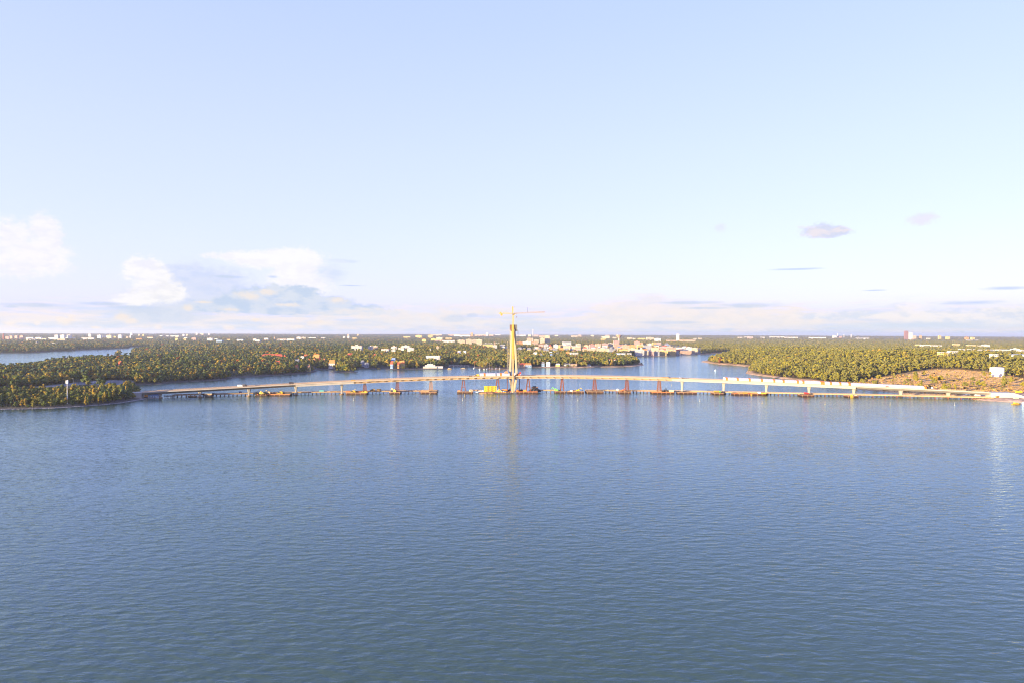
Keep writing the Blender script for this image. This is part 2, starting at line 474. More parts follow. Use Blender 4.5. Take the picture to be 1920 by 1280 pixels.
HILLW = [(G(h[0], h[1]).x, G(h[0], h[1]).y, h[2], h[3], h[4]) for h in HILLS] + [(-940, 760, 14, 150, 160), (-1250, 560, 20, 250, 220)]

def land_sd(x, y):
    w = np.maximum(sdist(x, y, W0), sdist(x, y, W1))
    land = -w
    for q in ISLES: land = np.maximum(land, sdist(x, y, q))
    return land
def terrain(x, y, sd=None):
    if sd is None: sd = land_sd(x, y)
    r = np.hypot(x, y)
    z = np.where(sd > 0, 1.6 * np.tanh(sd / 9.0) + 0.02 * np.clip(sd, 0, 150), np.maximum(-2.0, sd * 0.12))
    infl = sstep(0, 70, sd)
    for hx, hy, h, rx, ry in HILLW:
        z = z + infl * h * np.exp(-((x - hx) / rx) ** 2 - ((y - hy) / ry) ** 2)
    z = z + infl * (vnoise(x / 260 + 3, y / 260 + 9) * 5 + vnoise(x / 70, y / 70) * 1.5) * sstep(900, 1500, r)
    far = sstep(5200, 17000, r)
    z = z + infl * far * (30 + 16 * (vnoise(x / 2600 + 5, y / 1900) - .5) + 10 * (vnoise(x / 900, y / 700) - .5))
    return z
def tz(x, y):
    return float(terrain(np.array([float(x)]), np.array([float(y)]))[0])

# ------------------------------------------------------------------ ground and water
def build_terrain():
    fine = np.arange(-40.0, 40.01, 0.1)
    az = np.concatenate([np.arange(-82, -40, 1.0), fine, np.arange(41, 66, 1.0)])
    px = np.concatenate([np.arange(300, 186, -8.0), np.arange(186, 24, -0.6), np.arange(24, 9, -0.35), np.arange(9, 4.2, -0.2)])
    rr = CAM_H * 1280 / px
    A, RR = np.meshgrid(np.radians(az), rr)
    X = np.sin(A) * RR; Y = np.cos(A) * RR
    sh = X.shape
    x = X.ravel(); y = Y.ravel()
    sd = np.concatenate([land_sd(a, b) for a, b in zip(np.array_split(x, 12), np.array_split(y, 12))])
    z = terrain(x, y, sd)
    n = len(x)
    verts = np.stack([x, y, z], 1)
    nr, nc = sh
    i = np.arange(nr * nc).reshape(sh)
    quads = np.stack([i[:-1, :-1].ravel(), i[:-1, 1:].ravel(), i[1:, 1:].ravel(), i[1:, :-1].ravel()], 1)
    keep = z[quads].max(1) > -1.9
    quads = quads[keep]
    used = np.unique(quads); remap = np.zeros(n, int); remap[used] = np.arange(len(used))
    verts = verts[used]; quads = remap[quads]; sd = sd[used]; x = x[used]; y = y[used]
    me = bpy.data.meshes.new("terrain")
    me.vertices.add(len(verts)); me.vertices.foreach_set('co', verts.ravel())
    me.loops.add(quads.size); me.loops.foreach_set('vertex_index', quads.ravel())
    me.polygons.add(len(quads)); me.polygons.foreach_set('loop_start', np.arange(0, quads.size, 4))
    me.polygons.foreach_set('loop_total', np.full(len(quads), 4)); me.polygons.foreach_set('use_smooth', np.ones(len(quads), bool))
    me.update(); me.validate()
    # ground cover, by what grows or lies there and, on the left shore, by shade
    c = np.tile(np.array([.060, .058, .026]), (len(verts), 1))
    r = np.hypot(x, y)
    mott = vnoise(x / 40, y / 40)
    c *= (0.7 + .7 * mott)[:, None]
    farc = np.array([.12, .13, .095]) * (0.6 + 0.8 * vnoise(x / 420, y / 260))[:, None] * (0.7 + .6 * vnoise(x / 120, y / 90))[:, None]
    t = sstep(6000, 9000, r)[:, None]; c = c * (1 - t) + farc * t
    right = sstep(-100, 300, x)
    rock = np.array([.10, .088, .075]) * (1 - right)[:, None] + np.array([.52, .33, .18]) * right[:, None]  # left shore rock darkened in its colour to stand for shade
    t = (sstep(22, 7, sd + 8 * (mott - .5)) * sstep(6000, 3000, r))[:, None]; c = c * (1 - t) + rock * t
    def paint(poly, colr, soft):
        nonlocal c
        t = sstep(-soft, soft, inpoly(x, y, poly))[:, None]
        c = c * (1 - t) + np.array(colr) * t
    paint(HEATH, (.60, .38, .16), 14)
    paint(SITE, (.55, .36, .22), 6)
    paint(TOWN, (.22, .19, .16), 30)
    paint(ROADA, (.17, .165, .16), 5)
    paint(FIELD, (.26, .23, .09), 20)
    at = me.color_attributes.new('cover', 'FLOAT_COLOR', 'POINT')
    at.data.foreach_set('color', np.concatenate([c, np.ones((len(c), 1))], 1).ravel())
    m = bpy.data.materials.new('ground_cover'); m.use_nodes = True
    nt = m.node_tree; N, L = nt.nodes, nt.links
    b = N['Principled BSDF']; b.inputs['Roughness'].default_value = .95; b.inputs['Specular IOR Level'].default_value = .1
    a = N.new('ShaderNodeAttribute'); a.attribute_name = 'cover'
    g = N.new('ShaderNodeNewGeometry')
    tex = []
    for s, st in ((.12, (1, 1, 1)), (.035, (1, .45, 1))):
        mp = N.new('ShaderNodeMapping'); mp.inputs['Scale'].default_value = st
        L.new(g.outputs['Position'], mp.inputs[0])
        nz = N.new('ShaderNodeTexNoise'); nz.inputs['Scale'].default_value = s; nz.inputs['Detail'].default_value = 6
        nz.inputs['Roughness'].default_value = .65
        L.new(mp.outputs[0], nz.inputs['Vector']); tex.append(nz.outputs['Fac'])
    mm = N.new('ShaderNodeMath'); mm.operation = 'MULTIPLY'; L.new(tex[0], mm.inputs[0]); L.new(tex[1], mm.inputs[1])
    mr = N.new('ShaderNodeMapRange'); mr.inputs['From Min'].default_value = .14; mr.inputs['From Max'].default_value = .36
    mr.inputs['To Min'].default_value = .45; mr.inputs['To Max'].default_value = 1.5
    L.new(mm.outputs[0], mr.inputs['Value'])
    sc = N.new('ShaderNodeVectorMath'); sc.operation = 'SCALE'
    L.new(a.outputs['Color'], sc.inputs[0]); L.new(mr.outputs['Result'], sc.inputs['Scale'])
    L.new(sc.outputs[0], b.inputs['Base Color'])
    bp = N.new('ShaderNodeBump'); bp.inputs['Distance'].default_value = 2.5; bp.inputs['Strength'].default_value = .7
    L.new(tex[0], bp.inputs['Height']); L.new(bp.outputs[0], b.inputs['Normal'])
    me.materials.append(m)
    o = bpy.data.objects.new("terrain", me); col.objects.link(o)
    tag(o, kind='structure')

def build_water():
    me = bpy.data.meshes.new("water")
    S = 26000
    me.from_pydata([(-S, -3000, 0), (S, -3000, 0), (S, S, 0), (-S, S, 0)], [], [(0, 1, 2, 3)])
    m = bpy.data.materials.new('sea_water'); m.use_nodes = True
    nt = m.node_tree; N, L = nt.nodes, nt.links
    N.remove(N['Principled BSDF'])
    body = N.new('ShaderNodeBsdfDiffuse'); body.inputs['Color'].default_value = (*WATER_COL, 1)
    shine = N.new('ShaderNodeBsdfGlossy'); shine.inputs['Roughness'].default_value = .09
    shine.inputs['Color'].default_value = (*WATER_SHINE, 1)
    fres = N.new('ShaderNodeFresnel'); fres.inputs['IOR'].default_value = 1.333
    mixs = N.new('ShaderNodeMixShader')
    L.new(fres.outputs[0], mixs.inputs[0]); L.new(body.outputs[0], mixs.inputs[1]); L.new(shine.outputs[0], mixs.inputs[2])
    L.new(mixs.outputs[0], N['Material Output'].inputs['Surface'])
    g = N.new('ShaderNodeNewGeometry')
    def tex(scale, ang, stretch, detail, seed, rough=.5):
        mp = N.new('ShaderNodeMapping'); mp.vector_type = 'POINT'
        mp.inputs['Rotation'].default_value = (0, 0, R(ang)); mp.inputs['Scale'].default_value = (stretch, 1, 1)
        mp.inputs['Location'].default_value = (seed, seed * 2.3, 0)
        L.new(g.outputs['Position'], mp.inputs[0])
        nz = N.new('ShaderNodeTexNoise'); nz.noise_dimensions = '2D'
        nz.inputs['Scale'].default_value = scale; nz.inputs['Detail'].default_value = detail; nz.inputs['Roughness'].default_value = rough
        L.new(mp.outputs[0], nz.inputs['Vector'])
        return nz.outputs['Fac']
    def mth(op, a, bb):
        n = N.new('ShaderNodeMath'); n.operation = op
        for i, v in enumerate((a, bb)):
            if isinstance(v, (int, float)): n.inputs[i].default_value = v
            else: L.new(v, n.inputs[i])
        return n.outputs[0]
    def bump(h, dist, strength, prev=None):
        n = N.new('ShaderNodeBump'); n.inputs['Distance'].default_value = dist
        if isinstance(strength, (int, float)): n.inputs['Strength'].default_value = strength
        else: L.new(strength, n.inputs['Strength'])
        L.new(h, n.inputs['Height'])
        if prev is not None: L.new(prev, n.inputs['Normal'])
        return n.outputs[0]
    gust = tex(.006, -12, .28, 5, 13.0, .6)
    mr = N.new('ShaderNodeMapRange'); mr.inputs['From Min'].default_value = .36; mr.inputs['From Max'].default_value = .62
    mr.inputs['To Min'].default_value = .7; mr.inputs['To Max'].default_value = 1.05
    L.new(gust, mr.inputs['Value'])
    gs = mr.outputs['Result']
    w1 = tex(.55, 26, .5, 3, 4.0, .55)       # main chop
    w2 = tex(.30, 74, .5, 2, 9.0, .5)       # crossing chop
    w3 = tex(1.9, 8, .7, 3, 1.0, .6)         # small ripples
    w4 = tex(.30, 12, .40, 2, 17.0, .52)    # longer waves that still show far out
    n0 = bump(w4, WAVE[3], gs)
    n1 = bump(w1, WAVE[0], gs, n0)
    n2 = bump(w2, WAVE[1], gs, n1)
    n3 = bump(w3, WAVE[2], gs, n2)
    for q in (body, shine, fres): L.new(n3, q.inputs['Normal'])
    me.materials.append(m)
    o = bpy.data.objects.new("water", me); col.objects.link(o)
    tag(o, kind='structure')
WATER_COL = (.054, .082, .046)
WATER_SHINE = (.78, 1.0, 1.0)
WAVE = (.13, .28, .04, .52)
build_terrain()
build_water()
# ------------------------------------------------------------------ bridge
def deckY(X):
    d = X - 100.0
    return 1001.0 - np.where(d < 0, 3.15e-4, 2.3e-4) * d * d
def deck_at(x):
    """world X on the bridge axis seen in picture column x"""
    Y = 980.0
    for _ in range(8):
        d = ray(x, 715); X = d[0] * Y; Y = float(deckY(X))
    return X
_tab = [(266, 5.0), (300, 5.6), (375, 7.3), (467, 9.7), (555, 12.0), (641, 14.4), (684, 15.8), (745, 17.6), (808, 19.1), (870, 20.2), (960, 21.2), (1030, 21.3),
        (1115, 20.8), (1180, 20.0), (1240, 19.0), (1280, 18.2), (1357, 16.3), (1440, 14.3), (1517, 12.5), (1600, 10.7), (1690, 8.7), (1780, 6.9), (1852, 5.5)]
_cx = np.array([deck_at(t[0]) for t in _tab]); _cz = np.array([t[1] for t in _tab])
_pf = np.polyfit(_cx / 600.0, _cz, 6)
def deckZ(X): return np.polyval(_pf, np.asarray(X) / 600.0)      # underside of the girder
def deck_frame(X):
    e = 0.5
    t = Vector((2 * e, float(deckY(X + e) - deckY(X - e)), float(deckZ(X + e) - deckZ(X - e)))).normalized()
    n = Vector((-t.y, t.x, 0)).normalized()        # away from the camera
    return Vector((X, float(deckY(X)), float(deckZ(X)))), t, n
HT = 3.5        # underside to road surface
HW = 9.2        # half width
def loft(X0, X1, sect, step=6.0):
    """sect: closed list of (across, up) from the girder's underside"""
    m = max(2, int(abs(X1 - X0) / step) + 1)
    mb = MB(); n = len(sect)
    for i in range(m):
        X = X0 + (X1 - X0) * i / (m - 1)
        p, t, nn = deck_frame(X)
        mb.v += [tuple(p + nn * a + Vector((0, 0, b))) for a, b in sect]
    for i in range(m - 1):
        for j in range(n):
            k2 = (j + 1) % n
            mb.f.append((i * n + j, i * n + k2, (i + 1) * n + k2, (i + 1) * n + j))
    mb.f.append(tuple(range(n - 1, -1, -1)))
    mb.f.append(tuple((m - 1) * n + j for j in range(n)))
    return mb
SEC_C = [(-3.4, 0), (3.4, 0), (HW - .5, 2.75), (HW, 2.8), (HW, HT + .15), (HW - .5, HT + .15), (HW - .5, HT), (-HW + .5, HT), (-HW + .5, HT + .15), (-HW, HT + .15), (-HW, 2.8), (-HW + .5, 2.75)]
SEC_D = [(-HW + 1.3, 0), (HW - 1.3, 0), (HW - .9, 2.5), (HW, 2.7), (HW, HT + .15), (HW - .5, HT + .15), (HW - .5, HT), (-HW + .5, HT), (-HW + .5, HT + .15), (-HW, HT + .15), (-HW, 2.7), (-HW + .9, 2.5)]
bridge = empty('bridge', (deck_at(960), float(deckY(deck_at(960))), 0), 0,
               'long curved cable-stayed bridge under construction across the bay, pale concrete approaches and tan steel middle', 'bridge')
def bp(mb, name, m):
    o = mb.build(name, m); o.parent = bridge; o.matrix_parent_inverse = Matrix.Translation(-Vector(bridge.location)); return o

PIERS = [300, 375, 467, 555, 641, 1279, 1357, 1437, 1517, 1601, 1689, 1778]
XL, XR = deck_at(267), deck_at(1853)
cuts = [XL] + [deck_at(x) for x in PIERS[:5]] + [deck_at(664)]
for a, b in zip(cuts[:-1], cuts[1:]):
    bp(loft(a + .03, b - .03, SEC_C if a < deck_at(550) else SEC_D), 'deck_span', CONCRETE)
cuts = [deck_at(1258)] + [deck_at(x) for x in PIERS[5:]] + [XR]
for a, b in zip(cuts[:-1], cuts[1:]):
    bp(loft(a + .03, b - .03, SEC_C if a > deck_at(1590) else SEC_D), 'deck_span', CONCRETE)
# road surface as a sheet over the slab
ROAD = [(-HW + .55, HT + .03), (HW - .55, HT + .03), (HW - .55, HT + .06), (-HW + .55, HT + .06)]
bp(loft(XL + .1, XR - .1, ROAD), 'road_surface', ASPHALT)
# steel middle: slab, inner box, wide bottom flange, slanting struts
cuts = [deck_at(x) for x in (664, 684, 745, 808, 869, 933, 989, 1054, 1115, 1175, 1236, 1258)]
SLAB = [(-HW, 2.55), (HW, 2.55), (HW, HT + .1), (HW - .4, HT + .1), (HW - .4, HT), (-HW + .4, HT), (-HW + .4, HT + .1), (-HW, HT + .1)]
BOX = [(-6.6, .5), (6.6, .5), (7.2, 2.5), (-7.2, 2.5)]
FLANGE = [(-HW, 0), (HW, 0), (HW, .45), (-HW, .45)]
for a, b in zip(cuts[:-1], cuts[1:]):
    bp(loft(a + .02, b - .02, SLAB), 'deck_slab', STEEL_LIP)
    bp(loft(a + .02, b - .02, BOX), 'box_girder', STEEL_TAN)
    bp(loft(a + .02, b - .02, FLANGE), 'bottom_flange', STEEL_LIP)
X = cuts[0] + 5
while X < cuts[-1] - 4:
    p, t, n = deck_frame(X)
    for sgn in (-1, 1):
        mb = MB()
        slope = 2.6 if X < deck_at(980) else -2.6
        a = p + n * (sgn * (HW - .25)) + Vector((0, 0, .45)) - t * (slope / 2)
        b = p + n * (sgn * (HW - .25)) + Vector((0, 0, 2.55)) + t * (slope / 2)
        mb.bar(a, b, .75)
        a2 = p + n * (sgn * 7.0) + Vector((0, 0, 1.5)); b2 = p + n * (sgn * (HW - .6)) + Vector((0, 0, 1.5))
        mb.bar(a2, b2, .5)
        bp(mb, 'strut', STEEL_LIP)
    X += 11.6
def railing(off):
    mb = MB()
    X = XL + 1
    prev = None
    while X < XR - 1:
        p, t, n = deck_frame(X)
        q = p + n * off + Vector((0, 0, HT + .1))
        mb.bar(q, q + Vector((0, 0, 1.25)), .16)
        if prev is not None:
            for h in (.62, 1.25): mb.bar(prev + Vector((0, 0, h)), q + Vector((0, 0, h)), .1)
        if prev is not None: mb.bar(prev + Vector((0, 0, .3)), q + Vector((0, 0, .3)), .34)
        prev = q; X += 3.0
    o = bp(mb, 'railing', mat('railing_timber', (.44, .29, .15), .7)); o['kind'] = 'stuff'
railing(-HW + .25); railing(HW - .25)
def pier(x):
    X = deck_at(x); p, t, n = deck_frame(X); zt = p.z
    mb = MB()
    w0, w1 = 1.25, 1.75
    prof = [(-2.5, w0 + .0), (max(0.5, zt - 6.5), w0), (zt - 1.6, w1), (zt - .02, w1 + .35)]
    rings = []
    for z, w in prof:
        d = w * 1.9
        ring = [(-w, -d + .5), (-w + .5, -d), (w - .5, -d), (w, -d + .5), (w, d - .5), (w - .5, d), (-w + .5, d), (-w, d - .5)]
        rings.append([Vector((p.x, p.y, z)) + Vector((t.x, t.y, 0)).normalized() * u + n * v for u, v in ring])
    mb.v = [tuple(v) for r_ in rings for v in r_]
    for i in range(len(rings) - 1):
        for j in range(8):
            mb.f.append((i * 8 + j, i * 8 + (j + 1) % 8, i * 8 + 8 + (j + 1) % 8, i * 8 + 8 + j))
    mb.f.append(tuple(range(7, -1, -1))); mb.f.append(tuple(range(len(rings) * 8 - 8, len(rings) * 8)))
    o = bp(mb, 'pier', CONCRETE_D)
    MB().cone((p.x, p.y, -3), (p.x, p.y, 1.0), 3.2, 3.2, 14).build('footing', EARTH, o)
    return o
for x in PIERS: pier(x)
# abutment at the right shore
pA, tA, nA = deck_frame(XR)
mb = MB(); sx = Vector((tA.x, tA.y, 0)).normalized()
vs = []
for u, zt in ((-.5, pA.z + HT), (26, pA.z + HT + .2), (48, 2.2)):
    for v in (-HW - .3, HW + .3):
        q = Vector((pA.x, pA.y, 0)) + sx * (u + .6) + nA * v
        vs += [(q.x, q.y, -.5), (q.x, q.y, zt)]
mb.add(vs, [(0, 1, 3, 2), (1, 5, 7, 3), (5, 9, 11, 7), (0, 4, 5, 1), (4, 8, 9, 5), (2, 3, 7, 6), (6, 7, 11, 10), (8, 10, 11, 9)])
bp(mb, 'abutment', CONCRETE)
pL, tL, nL = deck_frame(XL)
mb = MB(); sx = Vector((tL.x, tL.y, 0)).normalized(); vs = []
for u, zt in ((.3, pL.z + HT), (-14, pL.z + HT)):
    for v in (-HW - .3, HW + .3):
        q = Vector((pL.x, pL.y, 0)) + sx * u + nL * v
        vs += [(q.x, q.y, -2), (q.x, q.y, zt)]
mb.add(vs, [(0, 1, 3, 2), (1, 5, 7, 3), (0, 4, 5, 1), (2, 3, 7, 6), (4, 6, 7, 5)])
bp(mb, 'abutment', CONCRETE_D)

# ------------------------------------------------------------------ pylon and tower crane
PX = deck_at(961.5); PY = float(deckY(PX)); PZ = float(deckZ(PX))
def pxz(x, y, Y=None):      # picture point on the vertical plane through the pylon
    q = P(x, y, PY if Y is None else Y); return q.x, q.z
pyl = empty('bridge_pylon', (PX, PY, 0), 0, 'tall pale concrete pylon with spread legs rising through the middle of the bridge', 'pylon')
def leg(pts, ya, name, m, dy=2.2):
    """pts: (x centre px, y px, half width m); ya: depth offsets"""
    mb = MB(); vs = []
    for (x, y, w), off in zip(pts, ya):
        X_, Z_ = pxz(x, y)
        X_ -= PX
        for u, v in ((-w, -dy / 2 * .8), (-w * .4, -dy / 2), (w * .4, -dy / 2), (w, -dy / 2 * .8), (w, dy / 2), (-w, dy / 2)):
            vs.append((X_ + u, off + v, Z_))
    n = len(pts)
    fs = [(i * 6 + j, i * 6 + (j + 1) % 6, i * 6 + 6 + (j + 1) % 6, i * 6 + 6 + j) for i in range(n - 1) for j in range(6)]
    fs += [tuple(range(5, -1, -1)), tuple(range(6 * n - 6, 6 * n))]
    mb.add(vs, fs)
    return mb.build(name, m, pyl)
PYC = mat('pylon_concrete', (.38, .315, .215), .8, noise=.08, nscale=.12)
leg([(960, 733.5, 1.5), (956.7, 709, 1.6), (956.7, 697, 1.6), (959.6, 621, 1.45)], (0, 0, 0, 0), 'leg', PYC)
leg([(963.4, 733.5, 1.5), (968.2, 709, 1.6), (968.5, 697, 1.6), (964.7, 621, 1.45)], (0, 0, 0, 0), 'leg', PYC)
leg([(961.8, 734, .9), (962.1, 707, 1.0), (962.3, 672, 1.3)], (-10.6, -10.6, -8.2), 'front_leg', mat('peach_formwork', (.38, .25, .12), .8), 1.6)
leg([(962.3, 671.7, 1.6), (962.1, 640, 1.7), (961.9, 608.6, 1.7)], (-8.2, -5.2, -2.6), 'front_column', OCHRE, 2.0)
leg([(961.8, 734, 1.3), (962.1, 707, 1.15), (962, 611, 1.0)], (10.6, 10.6, 2.6), 'rear_leg', PYC, 2.0)
def pbox(x0, x1, y0, y1, d0, d1, name, m, parent):
    a = pxz(x0, y1); b = pxz(x1, y0)
    return MB().box(a[0] - PX, b[0] - PX, d0, d1, a[1], b[1]).build(name, m, parent)
pbox(955.8, 960.2, 609, 618.6, -2.6, 2.6, 'formwork_box', BROWNBOX, pyl)
pbox(964.0, 969.6, 609, 617.8, -2.6, 2.6, 'formwork_box', GREYBOX, pyl)
pbox(960.2, 964.0, 610, 622, .6, 2.4, 'pylon_head', PYC, pyl)
pbox(957.4, 960.0, 618.7, 621, -2.2, 2.2, 'work_platform', BROWNBOX, pyl)
pbox(964.6, 970.2, 617.9, 621, -2.2, 2.2, 'work_platform', GREYBOX, pyl)
# cross beam at deck level and caisson
a = pxz(953, 737); 
MB().cone((0, 0, -3), (0, 0, 2.2), 11.5, 10.5, 20).build('caisson', CONCRETE_D, pyl)
for (x0, y0, x1, y1, w) in ((952.2, 697, 956.3, 619, .65), (951.2, 697, 951.6, 640, .35), (973.2, 690, 971.0, 619, .45)):
    mb = MB(); a = pxz(x0, y0); b = pxz(x1, y1)
    A = Vector((a[0] - PX, 5.5, a[1])); B = Vector((b[0] - PX, 5.5, b[1]))
    nseg = 16
    for s in (-w, w):
        mb.bar(A + Vector((s, 0, 0)), B + Vector((s, 0, 0)), .18)
    for i in range(nseg):
        t0, t1 = i / nseg, (i + 1) / nseg
        q0 = A.lerp(B, t0); q1 = A.lerp(B, t1)
        mb.bar(q0 + Vector((-w, 0, 0)), q1 + Vector((w, 0, 0)), .12)
        mb.bar(q1 + Vector((-w, 0, 0)), q1 + Vector((w, 0, 0)), .14)
    mb.build('stair_tower' if w > .5 else 'hoist_mast', mat('hoist_steel', (.30, .27, .23), .6), pyl)
def truss(mb, A, B, w, seg, r=.16, depth=None):
    A = Vector(A); B = Vector(B); d = (B - A).normalized()
    up = Vector((0, 0, 1)) if abs(d.z) < .9 else Vector((0, 1, 0))
    x = d.cross(up).normalized(); y = x.cross(d)
    h = w if depth is None else depth
    cs = [x * (sx * w / 2) + y * (sy * h / 2) for sx, sy in ((-1, -1), (1, -1), (1, 1), (-1, 1))]
    for c in cs: mb.bar(A + c, B + c, r * 1.3)
    for i in range(seg):
        p, q = A.lerp(B, i / seg), A.lerp(B, (i + 1) / seg)
        for j in range(4):
            c0, c1 = cs[j], cs[(j + 1) % 4]
            if i % 2: c0, c1 = c1, c0
            mb.bar(p + c0, q + c1, r)
            mb.bar(q + c0, q + c1, r)
    return mb
zt = pxz(962, 609)[1]
crane = empty('tower_crane', (PX + .3, PY - 1.6, zt), 0, 'yellow tower crane standing on top of the bridge pylon', 'crane')
def cz(x, y):
    q = pxz(x, y); return Vector((q[0] - PX - .3, 0, q[1] - zt))
truss(MB(), (0, 0, -.05), (0, 0, cz(962, 590.5).z), 2.0, 9, .3).build('mast', YELLOW2, crane)
MB().box(-1.2, 1.2, -1.2, 1.2, cz(962, 590.4).z, cz(962, 588.6).z).build('slewing_ring', DARKSTEEL, crane)
j0 = cz(963, 587.6).z
truss(MB(), (-.6, 0, cz(962, 588.5).z), (-.9, 0, cz(961.4, 575.2).z), 1.5, 6, .34).build('tower_head', YELLOW2, crane)
jt = cz(1022, 585.2)
truss(MB(), (1.2, 0, j0), (jt.x, 0, jt.z), 1.3, 22, .17, 1.5).build('jib', mat('pale_crane_paint', (.34, .23, .11), .6), crane)
cj = cz(935.4, 587.6)
truss(MB(), (-1.2, 0, j0 - .2), (cj.x, 0, j0 - .2), 1.3, 8, .22, .9).build('counter_jib', YELLOW2, crane)
MB().box(cj.x + 2.4, cj.x + 5.4, -.7, .7, j0 - 3.6, j0 - .7).build('counterweight', OCHRE, crane)
MB().box(cj.x + 1.5, cj.x + 3.5, -.7, .7, j0 + .3, j0 + 1.4).build('winch', OCHRE, crane)
top = cz(961.4, 575.4); kp = cz(988.6, 577)
kpb = cz(989.3, 586)
mb = MB()
mb.bar((top.x, 0, top.z), (kp.x, 0, kp.z), .14); mb.bar((kp.x, 0, kp.z), (cz(1008, 584).x, 0, cz(1008, 584).z), .14)
mb.bar((top.x, 0, top.z), (cz(980, 585).x, 0, j0 + 1), .1); mb.bar((top.x, 0, top.z), (cz(944, 587).x, 0, j0 + .3), .14)
mb.build('tie_rod', mat('grey_cable', (.22, .21, .21), .5), crane)
MB().bar((kp.x, 0, kp.z), (kpb.x, 0, kpb.z), .3).build('jib_post', DARKSTEEL, crane)
cb = MB().box(1.3, 3.0, -1.9, -.6, j0 - 2.6, j0 - .4).build('cab', YELLOW2, crane)
MB().box(1.5, 2.8, -1.95, -1.9, j0 - 1.8, j0 - .7).build('window', GLASS, cb)
hk = cz(968.8, 594)
mb = MB()
mb.bar((hk.x - .3, 0, j0 - .8), (hk.x - .3, 0, hk.z), .07); mb.bar((hk.x + .3, 0, j0 - .8), (hk.x + .3, 0, hk.z), .07)
mb.build('hoist_rope', DARKSTEEL, crane)
MB().box(hk.x - .5, hk.x + .5, -.3, .3, hk.z - 1.4, hk.z).build('hook_block', RUST, crane)
MB().box(hk.x - 1.2, hk.x + 1.2, -.6, .6, j0 - 1.0, j0 - .75).build('trolley', YELLOW2, crane)

# ------------------------------------------------------------------ temporary support towers under the steel deck
def support_tower(x, kind, colr, label, wb=5.6, wt=2.7, zb=3.4):
    X = deck_at(x); p, t, n = deck_frame(X)
    T = empty('support_tower', (p.x, p.y, zb), math.atan2(t.y, t.x), label, 'support tower', 'temporary steel towers holding up the bridge deck')
    h = p.z - zb - .06
    if kind == 'lattice':
        for sx in (-1, 1):
            for sy in (-1, 1):
                MB().bar((sx * wb / 2, sy * wb * .7, 0), (sx * wt / 2, sy * wt, h - .5), .62).build('leg', colr, T)
        br = MB(); ns = 5
        for i in range(ns):
            f0, f1 = i / ns, (i + 1) / ns
            def c(sx, sy, f): return Vector((sx * (wb + (wt - wb) * f) / 2, sy * (wb * .7 + (wt - wb * .7) * f), (h - .5) * f))
            for q in (((-1, -1), (1, -1)), ((1, -1), (1, 1)), ((1, 1), (-1, 1)), ((-1, 1), (-1, -1))):
                br.bar(c(*q[0], f0), c(*q[1], f1), .3); br.bar(c(*q[1], f0), c(*q[0], f1), .3)
                br.bar(c(*q[0], f1), c(*q[1], f1), .32)
        br.build('bracing', colr, T)
    elif kind == 'frame':
        for sx in (-1, 1):
            for sy in (-1, 1):
                MB().bar((sx * wb / 2, sy * 4.2, 0), (sx * .75, sy * 3.4, h - .5), 1.0).build('leg', colr, T)
        br = MB()
        for sy in (-1, 1):
            br.bar((-wb * .33, sy * 4.0, h * .32), (wb * .33, sy * 4.0, h * .32), .4)
        br.bar((-wb * .3, -4, h * .36), (-wb * .3, 4, h * .36), .35); br.bar((wb * .3, -4, h * .36), (wb * .3, 4, h * .36), .35)
        br.build('bracing', colr, T)
    else:
        for sy in (-1, 1):
            MB().bar((0, sy * 4, 0), (0, sy * 4, h - .5), .55).build('leg', colr, T)
        MB().bar((0, -4, h * .5), (0, 4, h * .1), .25).build('bracing', colr, T)
    MB().box(-wt / 2 - .6, wt / 2 + .6, -5.5, 5.5, h - .5, h).build('head_beam', colr, T)
    return T
BROWN_T = mat('brown_tower_steel', (.20, .08, .038), .7, noise=.15)
TAN_T = mat('tan_tower_steel', (.30, .17, .085), .7, noise=.15)
for x, kd, m, lb in [
    (684, 'lattice', BROWN_T, 'reddish brown lattice tower beside the sloping yellow trestle, leftmost of the support towers'),
    (745, 'lattice', RUST, 'dark rust lattice tower next to the yellow machine on the jetty'),
    (808, 'lattice', TAN_T, 'slender tan lattice tower at the right end of the left jetty'),
    (869, 'frame', RUST, 'dark red A-shaped trestle alone on its small barge left of the pylon'),
    (933, 'frame', RUST, 'red A-shaped trestle beside the stacked yellow cabins'),
    (990.5, 'frame', RUST, 'red A-shaped trestle right of the pylon beside the dark covered heap'),
    (1054, 'frame', RUST, 'narrow red two-legged trestle on the barge with the green excavator'),
    (1115, 'lattice', RUST, 'red lattice tower with a sunlit yellowish face, right of the gap in the jetty'),
    (1175.5, 'lattice', RUST, 'red lattice tower beside the white box on the right jetty'),
    (1236, 'lattice', BROWN_T, 'brown lattice tower at the joint between steel deck and concrete deck on the right')]:
    support_tower(x, kd, m, lb, 5.6 if kd == 'lattice' else (6.0 if x < 1040 else 5.0))
support_tower(951.2, 'post', RUST, 'thin red post pair close to the left side of the pylon')
support_tower(973.8, 'post', RUST, 'thin red post pair close to the right side of the pylon')

